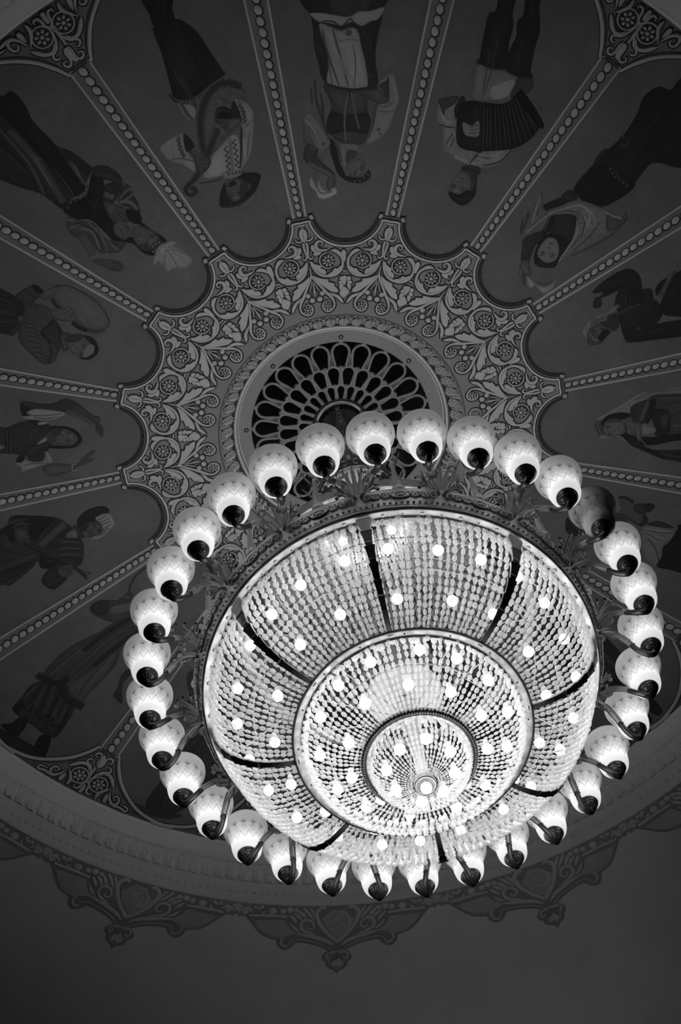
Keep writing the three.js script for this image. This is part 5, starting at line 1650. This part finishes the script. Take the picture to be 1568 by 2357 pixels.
// bulbs in the bowl
{
  const globe = new THREE.SphereGeometry(0.033, 16, 12), cup = new THREE.CylinderGeometry(0.016, 0.02, 0.06, 12);
  const rows = [[1.01, 10.03, 24, 0.4], [0.8, 9.86, 16, 0.2], [0.55, 9.66, 14, 0.5], [0.4, 9.55, 10, 0.1], [0.2, 9.29, 8, 0.35]];
  for (const [r, h, n, o] of rows) for (let i = 0; i < n; i++) {
    const a = (i + o + (rnd() - 0.5) * 0.2) / n * TAU, p = polar(r + (rnd() - 0.5) * 0.03, Y(h + (rnd() - 0.5) * 0.03), a), g = group('bowl_bulb', ch); g.position.copy(p);
    part('light_bulb', globe, M.bulb, g); const s = part('socket', cup, M.socket, g); s.position.y = 0.055; lamp(g, 0, 0, 0, BULB_CANDELA, 0.03);
  }
  part('bottom_cup', lathe([[0.024, Y(9.2)], [0.056, Y(9.185)], [0.064, Y(9.15)], [0.062, Y(9.135)], [0.054, Y(9.135)], [0.05, Y(9.15)], [0.045, Y(9.172)], [0.018, Y(9.178)]], 40), M.bronze, ch);
  const g = group('bowl_bulb', ch); g.position.set(0, Y(9.115), 0); part('light_bulb', globe, M.bulb, g); part('socket', cup, M.socket, g).position.y = 0.05; lamp(g, 0, 0, 0, BULB_CANDELA, 0.03);
}
// gallery above the bowl
{
  { const pearls = []; for (let i = 0; i < 220; i++) { const g = new THREE.SphereGeometry(0.0085, 6, 5), p = polar(1.204, Y(10.232), i / 220 * TAU); g.translate(p.x, p.y, p.z); pearls.push(g); } part('gallery_pearls', join(pearls), M.bronze, ch).userData.kind = 'stuff'; }
  part('gallery', lathe([[1.17, Y(10.2)], [1.186, Y(10.178)], [1.196, Y(10.182)], [1.2, Y(10.196)], [1.192, Y(10.21)], [1.194, Y(10.232)], [1.205, Y(10.25)], [1.222, Y(10.3)], [1.226, Y(10.325)], [1.236, Y(10.33)], [1.236, Y(10.342)], [1.222, Y(10.346)], [1.2, Y(10.34)], [1.17, Y(10.2)]], 160), M.bronze, ch);
  const scrollPath = (s) => Array.from({ length: 26 }, (_, i) => { const t = i / 25, a = t * 4.4 * PI / 1.6, k = 0.025 * (1 - 0.72 * t); return V3(s * (0.02 - k * Math.cos(a)), k * Math.sin(a), 0); });
  const scroll = join([1, -1].map((s) => sweep(scrollPath(s), circleSection(0.0055, 5), (t) => 1.1 - 0.5 * t, V3(0, 0, 1))));
  const oval = join([(() => { const g = new THREE.TorusGeometry(0.03, 0.007, 6, 24); g.scale(1.35, 0.72, 1); return g; })(), (() => { const g = new THREE.SphereGeometry(0.018, 10, 8); g.scale(1.2, 0.7, 0.6); return g; })()]);
  for (let i = 0; i < 16; i++) for (let k = -3; k <= 3; k++) {
    const a = (i + 0.5) * STEP + k * 0.047, m = part(k ? 'gallery_scroll' : 'gallery_oval', k ? scroll : oval, M.bronze, ch); m.position.copy(polar(1.226, Y(10.282), a)); m.rotation.set(0.34, a, 0, 'YXZ');
  }
  // palmettes standing over the pairs of arms, glass spikes between them
  const leafP = (ang, len, w) => { const g = grid(4, 8, (u, v) => { const s = 2 * u - 1, ww = w * Math.sin(PI * Math.min(1, 0.12 + v * 0.9)); const bend = 0.05 * v * v; return V3(s * ww, v * len, bend + 0.006 * (1 - s * s)); }); g.rotateZ(ang); return g; };
  const curl = (s, r) => { const g = new THREE.TorusGeometry(r, r * 0.36, 6, 16, 4.6); g.rotateZ(s > 0 ? 0.4 : PI - 0.4 - 4.6); return g; };
  const palm = join([...[0, 0.26, -0.26, 0.52, -0.52, 0.8, -0.8].map((a) => leafP(a, 0.19 - Math.abs(a) * 0.06, 0.012)), ...[1, -1].flatMap((s) => [[0.075, 0.02, 0.012, 0.026], [0.1, 0.075, 0.014, 0.018], [0.06, 0.15, 0.03, 0.018], [0.03, 0.205, 0.045, 0.014]].map(([px, py, pz, r]) => { const g = curl(s, r); g.translate(s * px, py, pz); return g; })), (() => { const g = new THREE.SphereGeometry(0.013, 8, 6); g.translate(0, 0.235, 0.05); return g; })()]);
  const spikeG = new THREE.CylinderGeometry(0.008, 0.026, 0.36, 6).toNonIndexed(); spikeG.computeVertexNormals(); const tipG = new THREE.ConeGeometry(0.008, 0.03, 6);
  const potG = lathe([[0, -0.03], [0.028, -0.025], [0.04, 0], [0.034, 0.02], [0.028, 0.03], [0, 0.034]], 16);
  for (let i = 0; i < 16; i++) {
    const a = i * STEP, m = part('palmette', palm, M.palmette, ch); m.position.copy(polar(1.2, Y(10.33), a)); m.rotation.set(0.42, a, 0, 'YXZ'); m.scale.setScalar(1.25);
    const s = group('glass_spike', ch); s.position.copy(polar(1.215, Y(10.37), a + STEP / 2)); part('spike_cup', potG, M.bronze, s); const q = part('spike', spikeG, M.spike, s); q.position.y = 0.21; part('spike_tip', tipG, M.spike, s).position.y = 0.405;
  }
}
// arms with glass shades
{
  const PW = 1024, PH = 512, c = document.createElement('canvas'); c.width = PW; c.height = PH; const x = c.getContext('2d');
  x.fillStyle = 'rgb(246,246,246)'; x.fillRect(0, 0, PW, PH);
  const n = 12, cw = PW / n, yTop = PH * 0.27, yBot = PH * 0.77; x.lineCap = 'round';
  for (let i = 0; i < n; i++) { x.fillStyle = 'rgba(70,70,70,0.08)'; const cx = (i + 0.5) * cw, m = (yTop + yBot) / 2; x.beginPath(); x.moveTo(cx - cw * 0.5, m - 70); x.lineTo(cx, yTop + 30); x.lineTo(cx + cw * 0.5, m - 70); x.lineTo(cx + cw * 0.5, m + 50); x.lineTo(cx, yBot); x.lineTo(cx - cw * 0.5, m + 50); x.closePath(); x.fill(); }
  for (let i = 0; i < 30000; i++) { const py = yTop + (0.06 + 0.94 * (rnd() + rnd() * 0.55) / 1.55) * (yBot - yTop); x.fillStyle = `rgba(60,60,60,${0.06 + rnd() * 0.1})`; x.fillRect(rnd() * PW, py, 1 + rnd() * 4, 1 + rnd() * 1.5); }
  const line = (a, b, d, e, w, al) => { x.strokeStyle = `rgba(70,70,70,${al * 0.95})`; x.lineWidth = w; x.beginPath(); x.moveTo(a, b); x.lineTo(d, e); x.stroke(); };
  for (let i = -1; i <= n; i++) {
    const cx = (i + 0.5) * cw, ym = (yTop + yBot) / 2 + 10;
    for (const k of [-1, 1]) { line(cx + k * cw, yBot, cx - k * cw * 0.05, yTop + 34, 1.9, 0.62); line(cx + k * cw * 0.5, yBot - 40, cx - k * cw * 0.35, yTop + 62, 1.5, 0.45); line(cx + k * cw * 0.7, yBot - 70, cx - k * cw * 0.2, yTop + 50, 1.2, 0.4); line(cx + k * cw * 0.3, yBot - 20, cx - k * cw * 0.45, yTop + 84, 1.2, 0.4); line(cx + k * cw * 0.86, yBot - 4, cx - k * cw * 0.1, yTop + 60, 1.2, 0.45); line(cx, yBot, cx + k * cw * 0.5, ym, 2, 0.7); }
    for (let f = -5; f <= 5; f++) { const a = f * 0.22, l = 40 + (f % 2 ? 0 : 9); line(cx, yTop + 38, cx + Math.sin(a) * l * 0.9, yTop + 38 - Math.cos(a) * l, 2.4, 0.62); }
    if (i % 2) for (let q = 0; q < 5; q++) { line(cx - 14 + q * 7, ym - 24, cx - 14 + q * 7, ym + 24, 1.4, 0.5); line(cx - 18, ym - 18 + q * 9, cx + 18, ym - 18 + q * 9, 1.4, 0.5); }
    else for (let q = 0; q < 5; q++) line(cx - 18, ym - 14 + q * 8, cx + 18, ym - 14 + q * 8, 1.6, 0.5);
  }
  const etched = new THREE.CanvasTexture(c); etched.colorSpace = THREE.SRGBColorSpace; etched.wrapS = THREE.RepeatWrapping;
  const shadeM = new THREE.MeshPhysicalMaterial({ map: etched, color: gray(0.86), roughness: 1, transmission: 0.075, thickness: 0, ior: 1.4, specularIntensity: 0.5 });
  const prof = [[0.056, -0.004], [0.066, 0.005], [0.079, 0.018], [0.0885, 0.036], [0.0935, 0.058], [0.097, 0.085], [0.0995, 0.115], [0.1025, 0.145], [0.108, 0.17], [0.117, 0.195], [0.128, 0.22], [0.137, 0.243], [0.142, 0.264], [0.1425, 0.28], [0.14, 0.29]];
  const shadeG = new THREE.LatheGeometry(new THREE.SplineCurve(prof.map((p) => V2(...p))).getPoints(40), 40);
  { const p = shadeG.attributes.position, uv = shadeG.attributes.uv; for (let i = 0; i < p.count; i++) uv.setY(i, Math.max(0, p.getY(i) / 0.29)); }
  const rimG = (() => { const g = new THREE.TorusGeometry(0.14, 0.0025, 6, 40); g.rotateX(PI / 2); g.translate(0, 0.29, 0); return g; })();
  const cupG = lathe([[0.018, -0.058], [0.035, -0.05], [0.046, -0.036], [0.05, -0.03], [0.047, -0.026], [0.054, -0.02], [0.058, -0.012], [0.055, -0.008], [0.062, -0.002], [0.064, 0.006], [0.06, 0.012], [0.05, 0.01], [0.03, -0.01]], 32);
  const flutes = (() => { const list = []; for (let i = 0; i < 14; i++) { const g = new THREE.SphereGeometry(1, 6, 5); g.scale(0.0055, 0.016, 0.006); g.rotateX(0.75); g.translate(0, -0.046, 0.034); g.rotateY(i / 14 * TAU); list.push(g); } return join(list); })();
  const bulbG = (() => { const g = new THREE.SphereGeometry(0.03, 12, 10); g.scale(1, 1.15, 1); return g; })(), holderG = new THREE.CylinderGeometry(0.018, 0.024, 0.05, 12);
  const RL = 1.5145, HL = 10.237;
  for (let k = 0; k < 32; k++) {
    const az = 0.0994 - k * PI / 16, pair = 0.0994 - (Math.floor(k / 2) * 2 + 0.5) * PI / 16, d = az - pair, dead = k === 27;
    const arm = group('lamp_arm', ch), base = polar(RL, Y(HL), az), at = V3(base.x, base.y, base.z);
    if (dead) arm.userData.label = 'lamp arm whose glass shade is dark, its bulb out';
    const put = (m, p) => { m.position.copy(p); m.rotation.y = az; return m; };
    put(part('glass_shade', shadeG, shadeM, arm), at); put(part('shade_rim', rimG, M.glass, arm), at);
    put(part('shade_cup', cupG, M.bronzeDark, arm), at); put(part('cup_flutes', flutes, M.bronzeDark, arm), at);
    const hp = at.clone().add(V3(0, 0.02, 0)), bp = at.clone().add(V3(0, 0.112, 0));
    part('bulb_holder', holderG, M.socket, arm).position.copy(hp); part('light_bulb', bulbG, dead ? M.deadBulb : M.shadeBulb, arm).position.copy(bp);
    if (!dead) lamp(arm, bp.x, bp.y, bp.z, SHADE_CANDELA, 0.028);
    const P = [polar(1.225, Y(10.305), pair + d * 0.12), polar(1.3, Y(10.335), pair + d * 0.42), polar(1.37, Y(10.29), pair + d * 0.72), polar(1.44, Y(10.195), pair + d * 0.97), polar(1.495, Y(10.155), pair + d * 1.02), polar(1.52, Y(10.165), az), polar(1.5145, Y(10.19), az)];
    const path = curve(P, 40), cut = 16;
    part('arm_tube', sweep(path.slice(cut), fluted(0.023, 9, 0.2), (t) => 0.7 + 0.42 * t), M.bronzeDark, arm);
    part('arm_stem', sweep(path.slice(0, cut + 2), fluted(0.013, 6, 0.3), (t) => 0.85 + 0.3 * Math.sin(t * 2.6)), M.bronze, arm);
    // acanthus sleeve: overlapping small leaves along the upper arm
    const leaves = []; for (let q = 7; q <= cut; q += 1) for (const s of [-1, 0, 1]) {
      const p = path[q], t = path[q + 1].clone().sub(path[q - 1]).normalize(), sd = new THREE.Vector3().crossVectors(t, V3(0, 1, 0)).normalize(), up = new THREE.Vector3().crossVectors(sd, t);
      const dir = up.clone().multiplyScalar(Math.cos(s * 1.2)).addScaledVector(sd, Math.sin(s * 1.2)), g = new THREE.SphereGeometry(1, 6, 4); g.scale(0.009, 0.004, 0.021); g.rotateX(-0.42);
      const x2 = new THREE.Vector3().crossVectors(dir, t); g.applyMatrix4(new THREE.Matrix4().makeBasis(x2, dir, t)); const o = p.clone().addScaledVector(dir, 0.0135); g.translate(o.x, o.y, o.z); leaves.push(g);
      if (q === cut) { const h = new THREE.SphereGeometry(1, 6, 4); h.scale(0.01, 0.004, 0.024); h.rotateX(-0.3); h.applyMatrix4(new THREE.Matrix4().makeBasis(x2, dir, t)); h.translate(o.x, o.y, o.z); leaves.push(h); }
    }
    part('leaf_sleeve', join(leaves), M.bronze, arm);
    const ros = join([(() => { const g = new THREE.TorusGeometry(0.034, 0.009, 8, 28); g.scale(1, 0.72, 1); return g; })(), ...Array.from({ length: 7 }, (_, i) => { const g = new THREE.SphereGeometry(0.008, 6, 5); g.translate(0.017 * Math.cos(i / 7 * TAU), 0.012 * Math.sin(i / 7 * TAU), 0); return g; })]);
    const rp = polar(1.285, Y(10.3), pair + d * 0.36), dir = P[1].clone().sub(P[0]).setY(0).normalize(), m = part('arm_rosette', ros, M.bronze, arm); m.position.copy(rp);
    m.quaternion.setFromRotationMatrix(new THREE.Matrix4().makeBasis(dir, V3(0, 1, 0), new THREE.Vector3().crossVectors(dir, V3(0, 1, 0))));
  }
}
// upper gallery, crown and hanging stem
{
  part('crown_hoop', lathe([[0.888, Y(11.0)], [0.892, Y(11.012)], [0.94, Y(11.012)], [0.947, Y(11.0)], [0.944, Y(10.993)], [0.888, Y(11.0)]], 128), M.steel, ch);
  part('crown_gallery', lathe([[0.94, Y(11.0)], [0.952, Y(11.0)], [0.958, Y(11.04)], [0.968, Y(11.05)], [0.958, Y(11.06)], [0.935, Y(11.05)], [0.94, Y(11.0)]], 128), M.bronze, ch);
  for (let i = 0; i < 24; i++) part('hoop_screw', screwG, M.bronze, ch).position.copy(polar(0.918, Y(10.995), i / 24 * TAU));
  const crest = join([(() => { const g = new THREE.TorusGeometry(0.03, 0.009, 6, 16, 4.4); g.translate(-0.04, 0.03, 0); return g; })(), (() => { const g = new THREE.TorusGeometry(0.03, 0.009, 6, 16, 4.4); g.rotateY(PI); g.translate(0.04, 0.03, 0); return g; })(), (() => { const g = new THREE.SphereGeometry(1, 8, 6); g.scale(0.018, 0.05, 0.01); g.translate(0, 0.09, 0); return g; })(), ...[-1, 1].map((s) => { const g = new THREE.SphereGeometry(1, 8, 6); g.scale(0.012, 0.036, 0.01); g.rotateZ(-s * 0.6); g.translate(s * 0.03, 0.075, 0); return g; })]);
  const dropG = (() => { const g = new THREE.SphereGeometry(0.018, 8, 6); g.scale(1, 1.5, 1); return g; })();
  for (let i = 0; i < 16; i++) { const a = (i + 0.5) * STEP, m = part('crown_crest', crest, M.bronzeDark, ch); m.position.copy(polar(0.945, Y(11.06), a)); m.rotation.y = a; for (const q of [0.28, 0.34]) part('crystal_drop', dropG, M.glass, ch).position.copy(polar(0.95 + (q - 0.3) * 0.3, Y(10.94 + q - 0.02), a + (q - 0.31) * 2)); }
  part('basket_hoop', lathe([[0.25, Y(12.74)], [0.29, Y(12.73)], [0.3, Y(12.76)], [0.295, Y(12.83)], [0.28, Y(12.84)], [0.25, Y(12.8)], [0.25, Y(12.74)]], 64), M.bronzeDark, ch);
  const plume = (() => { const g = new THREE.CylinderGeometry(0.004, 0.016, 0.34, 6).toNonIndexed(); g.computeVertexNormals(); g.translate(0, 0.17, 0); return g; })();
  for (let i = 0; i < 20; i++) { const a = i / 20 * TAU, m = part('crystal_plume', plume, M.glass, ch); m.position.copy(polar(0.265, Y(12.83), a)); m.rotation.set(0.35, a, 0, 'YXZ'); }
  for (let i = 0; i < 6; i++) { const a = i / 6 * TAU, g = group('basket_bulb', ch); g.position.copy(polar(0.2, Y(12.4), a)); part('light_bulb', new THREE.SphereGeometry(0.033, 14, 10), M.bulb, g); part('socket', new THREE.CylinderGeometry(0.016, 0.02, 0.06, 10), M.socket, g).position.y = 0.055; lamp(g, 0, 0, 0, BULB_CANDELA, 0.03); }
  const canopyLeaf = grid(6, 10, (u, v) => { const s = 2 * u - 1, w = 0.05 * Math.sin(PI * Math.min(1, v * 0.85 + 0.15)); return V3(s * w, v * 0.3, 0.1 + 0.14 * v * v - 0.012 * s * s); });
  for (let i = 0; i < 8; i++) { part('canopy_leaf', canopyLeaf, M.bronzeDark, ch).rotation.y = i * PI / 4; ch.children[ch.children.length - 1].position.y = Y(13.62); for (let k = 0; k < 4; k++) part('crystal_drop', dropG, M.glass, ch).position.copy(polar(0.25 - k * 0.012, Y(13.88 - k * 0.05), i * PI / 4)); }
  part('canopy', lathe([[0, Y(13.6)], [0.1, Y(13.6)], [0.12, Y(13.66)], [0.08, Y(13.72)], [0.06, Y(13.9)], [0.16, Y(14.02)], [0.19, Y(14.07)], [0, Y(14.07)]], 40), M.bronzeDark, ch);
}
renderer.render(scene, camera);
